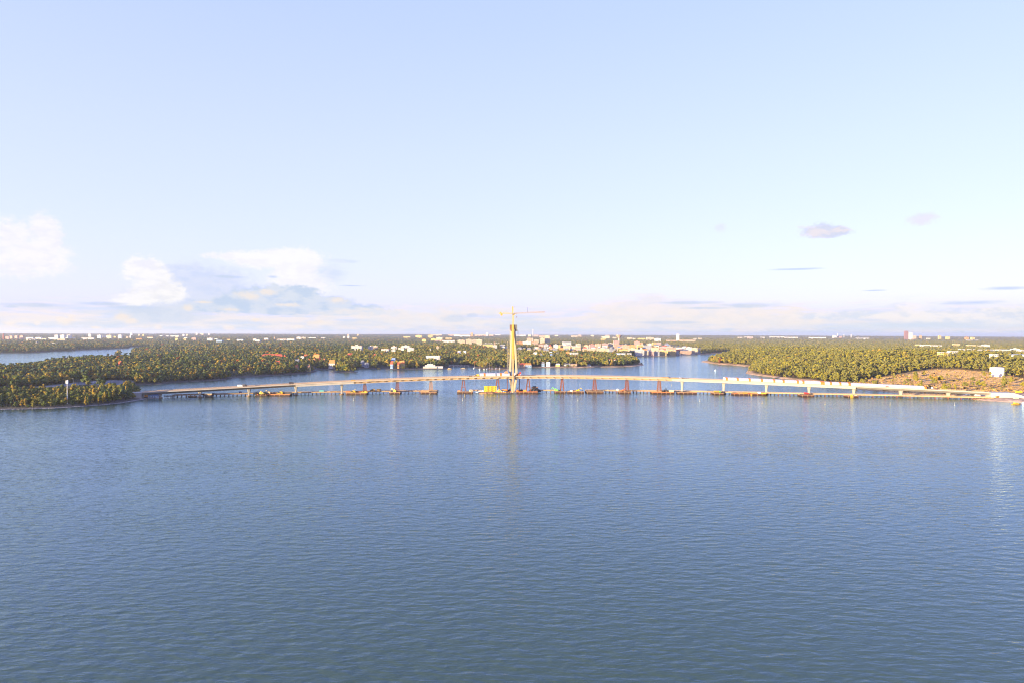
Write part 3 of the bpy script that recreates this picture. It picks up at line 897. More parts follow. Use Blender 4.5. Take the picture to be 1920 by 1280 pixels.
# ------------------------------------------------------------------ jetties, barges and platforms
JZ = 3.2
def jettyY(X):
    base = deckY(X)
    off = np.interp(X, [-500, 120, 240, 420, 700], [9.0, 9.0, 8.0, -11.0, -22.0])
    return base + off
def jetty(x0, x1, label, step=5.0, w=6.0):
    X0, X1 = deck_at(x0), deck_at(x1)
    J = empty('work_jetty', (X0, float(jettyY(X0)), 0), 0, label, 'jetty', 'timber work jetties alongside the bridge')
    O = Vector(J.location)
    n = max(2, int((X1 - X0) / step))
    pile = None; prevp = None
    beam = MB()
    for i in range(n + 1):
        X = X0 + (X1 - X0) * i / n
        p = Vector((X, float(jettyY(X)), 0)); q = Vector((X + .5, float(jettyY(X + .5)), 0)) - p
        t = q.normalized(); nn = Vector((-t.y, t.x, 0))
        pm = MB()
        for s in (-1, 1):
            c = p + nn * (s * (w / 2 - .5)) - O
            pm.cone((c.x, c.y, -2.5), (c.x, c.y, JZ - 1.3), .42, .42, 6)
        a = p + nn * (-w / 2) - O; b = p + nn * (w / 2) - O
        pm.bar((a.x, a.y, JZ - 1.15), (b.x, b.y, JZ - 1.15), .45)
        pm.build('pile_bent', DARKSTEEL if i % 3 else RUST, J)
        if prevp is not None:
            m_ = MB()
            p0, n0 = prevp
            c0 = p0 - nn * (w / 2) - O; c1 = p - nn * (w / 2) - O; c2 = p + nn * (w / 2) - O; c3 = p0 + nn * (w / 2) - O
            g = .06
            vs = []
            for zz in (JZ - .9, JZ):
                for c_ in (c0, c1, c2, c3): vs.append((c_.x + (g if c_ in (c0, c3) else -g), c_.y, zz))
            m_.add(vs, [(0, 3, 2, 1), (4, 5, 6, 7), (0, 1, 5, 4), (1, 2, 6, 5), (2, 3, 7, 6), (3, 0, 4, 7)])
            m_.build('deck_panel', TIMBER, J)
        prevp = (p, nn)
    for s in (-1, 1):
        rl = MB(); pv = None
        for i in range(n + 1):
            X = X0 + (X1 - X0) * i / n
            p = Vector((X, float(jettyY(X)) + s * (w / 2 - .15), JZ)) - O
            rl.bar(p, p + Vector((0, 0, 1.1)), .14)
            if pv is not None:
                rl.bar(pv + Vector((0, 0, 1.05)), p + Vector((0, 0, 1.05)), .14); rl.bar(pv + Vector((0, s * .3, -.1)), p + Vector((0, s * .3, -.1)), 1.0)
            pv = p
        rl.build('railing', mat('railing_timber', (.40, .32, .24), .7), J)
    return J
jetty(318, 818, 'long piled timber jetty in front of the left half of the bridge')
jetty(1009, 1041, 'short narrow jetty linking the pylon island to the barges on its right', 6, 4)
jetty(886, 901, 'short gangway jetty just left of the yellow cabins', 6, 4)
jetty(1099, 1842, 'long piled timber jetty along the right half of the bridge to the shore')

def jpos(x, up=0.0, dy=0.0):
    X = deck_at(x)
    return Vector((X, float(jettyY(X)) + dy, JZ + up))
def px_w(x0, x1): return abs(deck_at(x1) - deck_at(x0))
def barge(x0, x1, label, top=2.3, w=12.0, dy=-9.5, name='barge', hull=HULL, deckm=TIMBER):
    c = jpos((x0 + x1) / 2, 0, dy); L_ = px_w(x0, x1)
    T = empty(name, (c.x, c.y, 0), 0, label, name.split('_')[-1], 'flat work barges and platforms at the bridge')
    b = MB()
    b.prism([(-L_ / 2, top - .3), (-L_ / 2, .5), (-L_ / 2 + 2, -1), (L_ / 2 - 2, -1), (L_ / 2, .5), (L_ / 2, top - .3)], -w / 2, w / 2)
    b.build('hull', hull, T)
    MB().box(-L_ / 2, L_ / 2, -w / 2, w / 2, top - .29, top).build('deck', deckm, T)
    f = MB()
    k_ = -L_ / 2 + 1.5
    while k_ < L_ / 2 - 1:
        f.box(k_ - .22, k_ + .22, -w / 2 - .35, -w / 2 - .02, .1, top - .2); k_ += 6.5
    f.build('fender', TIMBER, T)
    r_ = MB()
    r_.box(-L_ / 2, L_ / 2, -w / 2, -w / 2 + .3, top, top + .5)
    r_.build('bulwark', ORANGE if hull is HULL and L_ > 30 else TIMBER, T)
    T['top'] = top
    return T
BARGES = [
    barge(478, 549, 'long platform loaded with dark machines on the left jetty between two concrete piers'),
    barge(649, 690, 'platform with yellow frame at the foot of the leftmost support tower'),
    barge(731, 752, 'short platform at the foot of the second support tower with a yellow machine'),
    barge(789, 820, 'platform with a raised dark bow at the right end of the left jetty'),
    barge(857.5, 887, 'small dark red barge carrying a trestle alone left of the yellow cabins'),
    barge(955, 1008, 'long dark red barge moored at the right foot of the pylon', dy=-13),
    barge(1039.5, 1061, 'barge carrying a green excavator and a narrow trestle'),
    barge(1062.5, 1094.5, 'barge heaped with brown rubble and a yellow excavator'),
    barge(1099, 1131, 'barge carrying the red lattice tower with the sunlit face'),
    barge(1159, 1182, 'barge under the red lattice tower beside a white box'),
    barge(1220, 1262, 'platform with a cream container and dark excavator under the joint in the deck'),
    barge(1268, 1304, 'low platform with dark flat loads around the first right concrete pier'),
    barge(1333, 1352, 'short platform with a lime green truck left of a concrete pier'),
    barge(1367, 1429, 'long platform covered with timber mats and yellow pieces between two right piers'),
    barge(1488, 1513, 'short platform with a red truck left of a concrete pier'),
    barge(1570, 1592, 'short platform with a hanging yellow frame left of the tall right pier'),
    barge(350, 366, 'small grey raft with railings in the shade near the left shore', 1.6, 6, -5, hull=DARKSTEEL),
]
def on(b): return 1
# rocky artificial island at the pylon
isl = MB()
def mound(mb, cx, cy, rx, ry, h, n=28, rings=5, seed=1):
    r_ = random.Random(seed); vs = [(cx, cy, h)]
    for k_ in range(1, rings + 1):
        f = k_ / rings
        for i in range(n):
            a = 6.28318 * i / n; jj = 1 + r_.uniform(-.12, .12)
            vs.append((cx + math.cos(a) * rx * f * jj, cy + math.sin(a) * ry * f * jj, h * (1 - f ** 2.2) * r_.uniform(.75, 1.15) - (1.2 if k_ == rings else 0)))
    fs = [(0, 1 + i, 1 + (i + 1) % n) for i in range(n)]
    for k_ in range(rings - 1):
        for i in range(n):
            a = 1 + k_ * n + i; b = 1 + k_ * n + (i + 1) % n
            fs.append((a, a + n, b + n, b))
    mb.add(vs, fs)
    return mb
c = jpos(916, 0, -13)
o = mound(MB(), 0, 0, 17, 13, 2.6, seed=3).build('earth_bank', EARTH, None, (c.x, c.y, 0))
tag(o, 'brown earth bank under the stacked yellow cabins beside the pylon', 'earth bank')
c = jpos(943, 0, -19)
T = empty('rubble_barge', (c.x, c.y, 0), 0, 'small dark barge heaped with orange and brown rubble in front of the pylon', 'barge')
MB().prism([(-13, 1.0), (-11, -.8), (11, -.8), (14, 1.0)], -4, 4).build('hull', DARKSTEEL, T)
mound(MB(), 0, 0, 11, 3.4, 1.6, seed=5).build('rubble', EARTH, T, (0, 0, 1.0))
for i in range(8):
    MB().box(-.9, .9, -.6, .6, 0, 1.0).build('debris_piece', [ORANGE, YELLOW, RUST, TIMBER][i % 4], T, (-9 + i * 2.5, random.uniform(-2, .5), 1.7), random.uniform(0, 3))
c = jpos(1003, 0, -4)
o = mound(MB(), 0, 0, 9, 6, 5.5, seed=9).build('covered_heap', DARKSTEEL, None, (c.x, c.y, 2.0))
tag(o, 'black sheet-covered heap right of the pylon beside the red trestle', 'heap')

# ------------------------------------------------------------------ small equipment
def excavator(loc, rz, body, label, s=1.0):
    T = empty('excavator', loc, rz, label, 'excavator'); T.scale = (s,) * 3
    for sy in (-1, 1):
        MB().prism([(-2.2, .45), (-1.7, 0), (1.7, 0), (2.2, .45), (1.8, .95), (-1.8, .95)], sy * 1.3 - .35, sy * 1.3 + .35).build('track', RUBBER, T)
    MB().prism([(-2.3, 1.05), (1.6, 1.05), (1.6, 2.0), (-1.2, 2.4), (-2.3, 2.1)], -1.4, 1.4).build('body', body, T)
    cb_ = MB().prism([(.1, 2.0), (1.65, 2.0), (1.5, 3.3), (.2, 3.4)], -1.35, -.1).build('cab', body, T)
    MB().prism([(.4, 2.3), (1.4, 2.3), (1.3, 3.1), (.45, 3.1)], -1.38, -1.35).build('window', GLASS, cb_)
    MB().bar((1.2, .3, 1.8), (4.0, .3, 4.6), .6, .5).build('boom', body, T)
    MB().bar((4.0, .3, 4.7), (5.9, .3, 2.2), .45, .3).build('dipper_arm', body, T)
    MB().prism([(5.5, 2.2), (6.5, 2.2), (6.4, 1.1), (5.6, 1.2)], -.4, .9).build('bucket', DARKSTEEL, T)
    return T
def container(loc, rz, m, label, L_=6.06, h=2.6, w=2.44, name='container', group=None, window=False):
    T = empty(name, loc, rz, label, name.replace('_', ' '), group)
    MB().box(-L_ / 2, L_ / 2, -w / 2, w / 2, .1, h - .05).build('wall_panel', m, T)
    MB().box(-L_ / 2 - .06, L_ / 2 + .06, -w / 2 - .06, w / 2 + .06, h - .05, h + .06).build('roof', m, T)
    f = MB()
    for i in range(7): f.box(-L_ / 2 + .4 + i * (L_ - .8) / 6 - .08, -L_ / 2 + .4 + i * (L_ - .8) / 6 + .08, -w / 2 - .06, -w / 2 - .001, .2, h - .15)
    f.build('rib', m, T)
    if window:
        MB().box(-L_ / 2 + .9, -L_ / 2 + 2.1, -w / 2 - .09, -w / 2 - .062, 1.0, 2.0).build('window', GLASS, T)
        MB().box(L_ / 2 - 2.0, L_ / 2 - 1.1, -w / 2 - .09, -w / 2 - .062, .15, 2.1).build('door', DARKSTEEL, T)
    return T
def truck(loc, rz, cabm, boxm, label, L_=8.0):
    T = empty('truck', loc, rz, label, 'truck')
    MB().box(-L_ / 2, L_ / 2, -1.15, 1.15, .7, 1.0).build('chassis', DARKSTEEL, T)
    cb_ = MB().prism([(L_ / 2 - 2, 1.0), (L_ / 2 + .2, 1.0), (L_ / 2 + .2, 2.0), (L_ / 2 - .3, 3.0), (L_ / 2 - 2, 3.0)], -1.2, 1.2).build('cab', cabm, T)
    MB().prism([(L_ / 2 - .25, 2.0), (L_ / 2 + .22, 2.02), (L_ / 2 - .22, 2.85)], -1.22, 1.22).build('windscreen', GLASS, cb_)
    MB().box(-L_ / 2, L_ / 2 - 2.2, -1.25, 1.25, 1.02, 3.3).build('cargo_box', boxm, T)
    for i, wx in enumerate((-L_ / 2 + 1.2, -L_ / 2 + 2.4, L_ / 2 - 1)):
        for sy in (-1, 1):
            MB().cone((wx, sy * 1.2 - .18, .5), (wx, sy * 1.2 + .18, .5), .5, .5, 10).build('wheel', RUBBER, T)
    return T
def stack(loc, rz, m, label, L_=8, w=3, n=4, name='timber_stack', t=.4):
    T = empty(name, loc, rz, label, name.replace('_', ' '))
    r_ = random.Random(int(loc[0] * 10))
    for i in range(n):
        MB().box(-L_ / 2 + r_.uniform(0, .6), L_ / 2 - r_.uniform(0, .6), -w / 2, w / 2, i * (t + .04), i * (t + .04) + t).build('layer', m, T)
    return T
def mobile_crane(loc, rz, m, label, boom=11):
    T = empty('mobile_crane', loc, rz, label, 'crane')
    MB().box(-4, 4, -1.3, 1.3, .7, 1.5).build('chassis', m, T)
    MB().box(1.2, 3.4, -1.2, 1.2, 1.52, 3.0).build('cab', m, T)
    MB().box(-2.4, .6, -1.2, 1.2, 1.52, 2.7).build('turntable', DARKSTEEL, T)
    MB().bar((-1.2, 0, 2.4), (-1.2 + boom * .75, 0, 2.4 + boom * .35), .7, .4).build('boom', m, T)
    for wx in (-3, -1, 1, 3):
        for sy in (-1, 1): MB().cone((wx, sy * 1.2 - .2, .55), (wx, sy * 1.2 + .2, .55), .55, .55, 10).build('wheel', RUBBER, T)
    return T
BT = 2.3
def bpos(x, dy=-10.0, up=BT):
    q = jpos(x, 0, dy); q.z = up; return q
# left shaded works
T = empty('site_shed', jpos(288, -2.2, -8), .12, 'long blue-roofed pale site shed in the shade at the left end of the bridge', 'shed')
L_ = px_w(277, 299)
MB().box(-L_ / 2, L_ / 2, -3, 3, -1.2, 2.9).build('wall', mat('pale_blue_panel', (.42, .52, .60), .7), T)
MB().prism([(-L_ / 2 - .4, 2.92), (L_ / 2 + .4, 2.92), (L_ / 2 - .6, 4.6), (-L_ / 2 + .6, 4.6)], -3.3, 3.3).build('roof', BLUE, T)
for i in range(5): MB().box(-L_ / 2 + 2 + i * 3, -L_ / 2 + 3 + i * 3, -3.08, -3.002, .6, 1.7).build('window', GLASS, T)
mound(MB(), 0, 0, 15, 7, 2.2, seed=21).build('fill_bank', ROCK, None, tuple(jpos(280, -3.2, -6)))
tag(bpy.data.objects['fill_bank'], 'grey rock fill under the blue-roofed shed at the left bridge end', 'rock bank')
container(jpos(275, -1.0, -10), .2, mat('orange_paint', (.62, .26, .05), .5), 'small orange container at the left end of the blue-roofed shed', 4)
T = empty('scaffold_platform', jpos(317, -2.0, -6), 0, 'low grey scaffold platform beside the blue-roofed shed', 'scaffold')
L_ = px_w(305, 329)
MB().box(-L_ / 2, L_ / 2, -2.5, 2.5, 0.6, 1.0).build('deck', GREYBOX, T)
sc_ = MB()
for i in range(8):
    xx = -L_ / 2 + .5 + i * (L_ - 1) / 7
    for sy in (-2.3, 2.3): sc_.bar((xx, sy, -2), (xx, sy, 2.4), .22)
    if i < 7:
        sc_.bar((xx, -2.3, 1.0), (xx + (L_ - 1) / 7, -2.3, 2.4), .14); sc_.bar((xx, -2.3, 2.3), (xx + (L_ - 1) / 7, -2.3, 2.3), .16)
sc_.build('scaffold_frame', mat('grey_steel', (.25, .25, .26), .6), T)
T = empty('dark_barge', jpos(392, -3.2, -9), 0, 'dark blue-roofed work barge moored at the jetty left of the second pier', 'barge')
L_ = px_w(383.5, 400.5)
MB().prism([(-L_ / 2, 3), (-L_ / 2 + 1.5, -1), (L_ / 2 - 1.5, -1), (L_ / 2, 3)], -3.5, 3.5).build('hull', DARKSTEEL, T)
MB().box(-L_ / 2 + .2, L_ / 2 - .2, -3.3, 3.3, 3.02, 4.2).build('cabin', TIMBER, T)
MB().box(-L_ / 2 - .2, L_ / 2 + .2, -3.6, 3.6, 4.22, 5.6).build('roof', mat('slate_blue', (.10, .13, .18), .7), T)
container(jpos(446, .01), 0, BLUE, 'small blue container alone on the left jetty', 3.6)
EXC = [
    (479.5, DARKSTEEL, 'black excavator at the left end of the long loaded platform'),
    (506, mat('tan_paint', (.45, .30, .15), .6), 'tan excavator in the middle of the long loaded platform'),
    (954, DARKSTEEL, 'black excavator at the left foot of the pylon'),
    (977, DARKSTEEL, 'black excavator at the right foot of the pylon'),
    (1043, GREEN, 'lime green excavator on the barge right of the pylon'),
    (1083.5, YELLOW, 'yellow excavator on the barge heaped with rubble'),
    (1244, DARKSTEEL, 'black excavator between the brown lattice tower and the cream container'),
]
for i, (x, m, lb) in enumerate(EXC):
    excavator(bpos(x, -11 if x not in (954, 977) else -9), [.3, 2.8, .5, 2.6, 2.9, .2, .6][i], m, lb, 1.15 if x != 1043 else 1.3)['group'] = 'excavators on the work platforms'
mobile_crane(bpos(496, -10.5), .1, mat('dark_green', (.05, .08, .06), .6), 'dark crane truck in the middle of the long loaded platform')
mobile_crane(bpos(494, -13.5), 3.0, YELLOW, 'low yellow crane truck in front of the dark crane truck', 6)
mobile_crane(bpos(526, -11.5), .2, YELLOW, 'small yellow crane near the right end of the long loaded platform', 6)
stack(bpos(539, -11), 0, DARKSTEEL, 'long dark girder bundle at the right end of the loaded platform', 14, 3, 4, 'girder_bundle', .5)
stack(bpos(487, -8), 0, DARKSTEEL, 'dark steel pile at the back left of the loaded platform', 7, 3, 4, 'girder_bundle', .5)
c = jpos(600, .01); L_ = px_w(595, 604.5)
T = empty('covered_stack', c, 0, 'low stack under a teal tarpaulin on the left jetty', 'stack')
MB().prism([(-L_ / 2, 0), (L_ / 2, 0), (L_ / 2 - .2, 2.3), (0, 2.6), (-L_ / 2 + .2, 2.2)], -1.6, 1.6).build('tarpaulin', TEAL, T)
MB().box(-L_ / 2 + .3, L_ / 2 - .3, -1.4, 1.4, 0, .3).build('pallet', TIMBER, T)
for x, m, lb, L2 in [(580, WHITEP, 'row of pale bundles on the left jetty left of the teal tarpaulin', 8), (613, mat('pale_pink_board', (.6, .45, .38), .8), 'pale board bundle right of the teal tarpaulin', 5),
                     (625, TIMBER, 'brown plank pile on the jetty left of the fifth pier', 7), (724, DARKSTEEL, 'low dark bundle on the jetty left of the second support tower', 7)]:
    stack(jpos(x, .01), 0, m, lb, L2, 2.2, 3, 'board_stack', .3)
container(bpos(652.5, -9), .1, mat('red_orange_paint', (.62, .16, .06), .6), 'orange-red container at the left end of the yellow-framed platform', 5)
mobile_crane(bpos(662, -11), .2, YELLOW, 'small yellow crane on the platform of the leftmost support tower', 7)
stack(bpos(671, -8.5), 0, RUST, 'rust-red girder pile on the platform of the leftmost support tower', 12, 3, 5, 'girder_bundle', .4)
T = empty('sloping_trestle', bpos(684, -11.5), 0, 'sloping yellow steel trestle at the foot of the leftmost support tower', 'trestle')
MB().prism([(-4.5, 0), (4.5, 0), (2.2, 2.4), (-2.2, 2.4)], -1.2, 1.2).build('base_frame', YELLOW, T)
MB().box(-5, 5, -1.6, -1.25, .2, .7).build('side_beam', OCHRE, T)
container(jpos(708, .01), 0, mat('tan_container', (.42, .27, .12), .7), 'tan box container on the jetty between the first two support towers', px_w(704, 712.5), 3.2)
mobile_crane(jpos(696, .01), 0, OCHRE, 'low ochre crane on the jetty right of the leftmost support tower', 4)
excavator(bpos(741, -11), 2.7, YELLOW, 'yellow machine on the jetty left of the second support tower', 1.2)['group'] = 'excavators on the work platforms'
stack(bpos(735, -8.5), 0, DARKSTEEL, 'dark machine parts beside the yellow machine on the left jetty', 4, 2.5, 5, 'girder_bundle', .5)
stack(bpos(799, -10), 0, TIMBER, 'brown timber bundle at the foot of the tan support tower', 10, 4, 4, 'timber_stack', .35)
T = empty('bow_ramp', bpos(818, -10), 0, 'black raised ramp at the right end of the left jetty', 'ramp')
MB().prism([(-1, -1), (2.4, -1.5), (2.6, 2.4), (1.6, 1.6), (-1, .6)], -5.5, 5.5).build('ramp_plate', DARKSTEEL, T)
MB().bar((2, -4, 0), (2.3, -4, 3.0), .35).build('bollard', DARKSTEEL, T)
container(bpos(883, -11), 0, mat('cream_paint', (.62, .50, .30), .6), 'cream cabin at the right end of the lone trestle barge', 4.6, 2.9, window=True)
stack(bpos(861, -11), 0, mat('orange_brown', (.5, .22, .09), .8), 'orange-brown bundle at the left end of the lone trestle barge', 4.5, 4, 5, 'timber_stack', .4)
container(bpos(893, -13, .8), 0, mat('pale_blue_box', (.45, .56, .66), .7), 'pale blue float left of the brown earth bank', 5.5, 1.6)
# stacked yellow cabins
for lvl in range(3):
    for cix in range(3):
        x = 911.9 + cix * 7.75
        q = jpos(x, 0, -13)
        w_ = ['bottom', 'middle', 'top'][lvl]; p_ = ['left', 'middle', 'right'][cix]
        container((q.x, q.y, 2.35 + lvl * 2.75), 0, YELLOW, 'yellow site cabin, %s of the %s row in the three-storey stack by the pylon' % (p_, w_), 5.95, 2.62, 2.5, 'site_cabin', 'stacked yellow site cabins beside the pylon', True)
for x, m, lb, L2 in [(900.5, mat('pale_pink_board', (.6, .45, .38), .8), 'pale board pile at the left foot of the yellow cabins', 6), (904.5, WHITEP, 'white bagged pile touching the left side of the yellow cabins', 4)]:
    stack(jpos(x, -1.0, -12), 0, m, lb, L2, 3, 4, 'board_stack', .45)
truck(bpos(946, -12, 2.4), .1, ORANGE, mat('orange_paint', (.62, .26, .05), .5), 'orange truck between the yellow cabins and the pylon', 8)
container(bpos(943, -17, 1.9), 0, mat('sky_blue_box', (.20, .38, .62), .6), 'light blue skip in front of the orange truck by the pylon', 4, 1.7)
mobile_crane(bpos(938, -16, 1.8), 2.6, YELLOW, 'small yellow crane at the right corner of the earth bank', 5)
container(bpos(970.5, -12), 0, ORANGE, 'orange container at the right foot of the pylon', 3.6)
container(bpos(984, -12), 0, mat('orange_paint', (.62, .26, .05), .5), 'orange-tan box on the barge left of the red trestle', 5)
T = empty('orange_tug', bpos(1003, 2, 6.6), 0, 'orange-brown boat hull lying on the black covered heap', 'boat')
MB().prism([(-5, 1.2), (-4, 0), (4, 0), (5.5, 1.3)], -1.6, 1.6).build('hull', mat('orange_brown', (.5, .22, .09), .8), T)
MB().box(-3, 2, -1, 1, 1.32, 2.4).build('cabin', DARKSTEEL, T)
r_ = random.Random(4)
o = mound(MB(), 0, 0, 9, 3.5, 2.0, seed=12).build('rubble_heap', EARTH, None, tuple(bpos(1075, -10)))
tag(o, 'heap of brown rubble on the barge with the yellow excavator', 'heap')
container(bpos(1071, -13), 0, WHITEP, 'white cabin at the foot of the brown rubble heap', 3, 2.0)
stack(bpos(1049, -9), 0, DARKSTEEL, 'dark girder bundle beside the green excavator', 5, 3, 3, 'girder_bundle', .5)
stack(bpos(1106, -10), 0, DARKSTEEL, 'dark girders left of the sunlit red lattice tower', 9, 3, 3, 'girder_bundle', .5)
stack(bpos(1125, -10), 0, DARKSTEEL, 'dark girders right of the sunlit red lattice tower', 8, 3, 3, 'girder_bundle', .45)
stack(jpos(1139, .01), 0, mat('cream_paint', (.62, .50, .30), .6), 'cream board pile on the jetty between two red lattice towers', 6, 3, 3, 'board_stack', .4)
container(bpos(1158, -8, 3.3), 0, WHITEP, 'tall white box left of the third right lattice tower', 2.0, 3.0)
T = excavator(bpos(1166.5, -11), .4, ORANGE, 'orange machine left of the third right lattice tower', 1.0); T['group'] = 'excavators on the work platforms'
container(bpos(1258, -11), 0, mat('cream_paint', (.62, .50, .30), .6), 'cream container with dark ends right of the black excavator', px_w(1254, 1262.5), 3.0)
stack(bpos(1225, -11), 0, mat('orange_brown', (.5, .22, .09), .8), 'orange bundle at the left end of the platform below the deck joint', 5, 3, 3, 'timber_stack', .4)
stack(bpos(1274, -10), 0, DARKSTEEL, 'dark flat load left of the first right concrete pier', 7, 4, 3, 'girder_bundle', .4)
stack(bpos(1286, -10), 0, DARKSTEEL, 'dark flat load right of the first right concrete pier', 9, 4, 3, 'girder_bundle', .4)
stack(jpos(1330.5, .01), 0, mat('slate_blue', (.10, .13, .18), .7), 'slate blue flat load left of the lime green truck', px_w(1326, 1335), 3, 3, 'girder_bundle', .5)
truck(bpos(1341.5, -11), 0, GREEN, OCHRE, 'lime green truck with ochre load left of the second right pier', 9)
r_ = random.Random(8)
MATL = [(1373, DARKSTEEL, 'dark girders at the left end of the long mat-covered platform'), (1382, TIMBER, 'brown mats second from the left on the long platform'), (1391, OCHRE, 'ochre mats left of the yellow post on the long platform'),
        (1408, TIMBER, 'brown mats right of the yellow post on the long platform'), (1424.5, YELLOW, 'yellow frame pile at the right end of the long mat-covered platform')]
for x, m, lb in MATL: stack(bpos(x, -11), 0, m, lb, 6.5, 5, r_.choice((3, 4, 5)), 'mat_stack', .35)
container(bpos(1417, -10), 0, WHITEP, 'white cabin near the right end of the long mat-covered platform', 3.6, 2.3)
T = empty('yellow_post', bpos(1400.5, -16.2, 0), 0, 'bright yellow fender post at the front of the long mat-covered platform', 'post')
MB().box(-1.1, 1.1, -.4, .4, -.8, 2.2).build('fender_board', OCHRE, T); MB().bar((0, .3, 2.22), (0, .3, 3.4), .4).build('bollard', OCHRE, T)
truck(bpos(1500, -11), .1, RED, RED, 'red truck on the short platform left of the third right pier', 6)
stack(bpos(1493, -10), 0, DARKSTEEL, 'dark girders behind the red truck', 6, 3, 2, 'girder_bundle', .4)
T = empty('yellow_cradle', bpos(1578, -16.2, 0), 0, 'yellow cradle hanging at the front of the short platform left of the tall right pier', 'cradle')
MB().box(-1.8, 1.8, -.4, .4, -.4, 2.0).build('side_plate', OCHRE, T); MB().prism([(-1.4, 2.02), (1.4, 2.02), (.6, 3.8), (-.6, 3.8)], -.6, .9).build('hopper', YELLOW, T)
stack(bpos(1586, -11), 0, mat('pale_pink_board', (.6, .45, .38), .8), 'pale boards beside the yellow cradle', 6, 3, 3, 'board_stack', .35)
for x, m, lb in [(1664, mat('pale_pink_board', (.6, .45, .38), .8), 'pale pink boards behind the right jetty near the shore'), (1671, WHITEP, 'white sheet pile behind the right jetty near the shore'), (1678, TIMBER, 'brown timber pile behind the right jetty near the shore')]:
    stack(jpos(x, -2.4, 14), 0, m, lb, 6, 3, 4, 'board_stack', .5)

# ------------------------------------------------------------------ things on the deck
def dpos(x, off=0.0, up=0.0):
    X = deck_at(x); p, t, n = deck_frame(X)
    q = p + n * off + Vector((0, 0, HT + .07 + up)); return q, math.atan2(t.y, t.x)
def tent(x0, x1, label, w=11.0, h=4.6, endm=None, both=False):
    xm = (x0 + x1) / 2; q, a = dpos(xm, -1.5)
    T = empty('weather_tent', q, a, label, 'tent', 'white weather tents covering the deck')
    p0, _, _ = deck_frame(deck_at(x0)); p1, _, _ = deck_frame(deck_at(x1))
    L_ = (p1 - p0).length - .1
    sl = (p1.z - p0.z) / max(L_, .1)
    def body(xa, xb, ww, hh, z0=0.0):
        mb = MB(); prof = [(-ww / 2, 0), (-ww / 2, hh * .72), (-ww * .22, hh), (ww * .22, hh), (ww / 2, hh * .72), (ww / 2, 0)]
        vs = [(xx, y_, z_ + xx * sl + z0) for xx in (xa, xb) for y_, z_ in prof]
        n_ = len(prof)
        mb.add(vs, [tuple(range(n_ - 1, -1, -1)), tuple(range(n_, 2 * n_))] + [(j, (j + 1) % n_, n_ + (j + 1) % n_, n_ + j) for j in range(n_)])
        return mb
    e = 2.7 if endm else 0.0
    a0 = -L_ / 2; b0 = L_ / 2 - e
    body(a0, b0, w, h).build('cover', WHITE, T)
    if endm: body(b0 + .04, L_ / 2, w + .2, h + .12).build('end_section', endm, T)
    npan = max(2, int((b0 - a0) / 3.2))
    for i in range(1, npan):
        xx = a0 + (b0 - a0) * i / npan
        body(xx - .09, xx + .09, w + .14, h + .07, 0).build('rib', mat('tent_seam', (.62, .55, .55), .7), T)
    return T
NL = ['leftmost white deck tent left of the pylon with an orange end', 'white deck tent between the orange end and the pylon', 'white deck tent directly left of the pylon leg']
tent(900, 910, 'short white tent with a bright orange end, leftmost on the deck left of the pylon', endm=ORANGE)
tent(910, 928.6, 'long ribbed white tent on the deck between two gaps left of the pylon')
tent(931, 940.4, 'short orange-ended white tent between two ribbed tents left of the pylon', endm=ORANGE)
tent(940.4, 955, 'white tent on the deck touching the left pylon leg')
tent(963.5, 967.8, 'small white tent between the pylon legs', 8, 4.0)
ends = [1356.5, 1362.8, 1383.2, 1405.5, 1428.5, 1451.5, 1469, 1495.5, 1506, 1540, 1543.7, 1557.5, 1575, 1592]
for i in range(len(ends) - 1):
    a, b = ends[i], ends[i + 1]
    size = 'very short' if b - a < 5 else ('short' if b - a < 12 else ('medium' if b - a < 21 else 'long'))
    tent(a + .1, b - .1, '%s white orange-ended tent, %s from the left on the right approach deck' % (size, ordinal(i)), endm=ORANGE)
T = tent(1592, 1733, 'very long white tent tunnel at the right end of the row, ending in orange', h=4.3, endm=ORANGE)
q, a = dpos(1660, -7.2, .9)
sg = MB().box(-2.1, 2.1, -.06, 0, 0, 1.3).build('sign_board', RED, None, q, a)
tag(sg, 'small red sign hung on the side of the long white tent tunnel', 'sign')
def deck_thing(fn, x, off, *args, **kw):
    q, a = dpos(x, off); kw_ = dict(kw); return fn(q, a + kw_.pop('turn', 0), *args, **kw_)
deck_thing(truck, 450.5, -4, WHITEP, WHITEP, 'white box truck on the deck above the third pier from the left', 6.5)
def car(loc, rz, m, label):
    T = empty('car', loc, rz, label, 'car')
    MB().prism([(-2.1, .35), (2.1, .35), (2.1, .85), (1.1, .95), (.5, 1.5), (-1.3, 1.5), (-1.9, .95), (-2.1, .85)], -.85, .85).build('body', m, T)
    MB().prism([(-1.6, .97), (.95, .97), (.45, 1.42), (-1.25, 1.42)], -.87, .87).build('window', GLASS, T)
    for wx in (-1.35, 1.35):
        for sy in (-1, 1): MB().cone((wx, sy * .8 - .1, .33), (wx, sy * .8 + .1, .33), .33, .33, 10).build('wheel', RUBBER, T)
    return T
deck_thing(truck, 546.5, -3, DARKSTEEL, DARKSTEEL, 'dark lorry on the deck above the fourth pier from the left', 6)
deck_thing(truck, 458, 2, DARKSTEEL, GREYBOX, 'dark flat truck behind the white box truck on the left deck', 6)
deck_thing(stack, 662, -3, OCHRE, 'ochre formwork bundle at the left joint between concrete and steel deck', 6, 8, 4, 'formwork_stack', .4)
deck_thing(stack, 692, 2, YELLOW, 'flat yellow load on the deck above the leftmost support tower', 7, 5, 2, 'formwork_stack', .4)
deck_thing(stack, 882, 0, DARKSTEEL, 'dark bundle on the steel deck left of the yellow machine', 5, 5, 3, 'girder_bundle', .4)
deck_thing(mobile_crane, 893.5, -2, YELLOW, 'yellow machine on the steel deck left of the white tents', 5)
q, a = dpos(948.8, -4, 4.7)
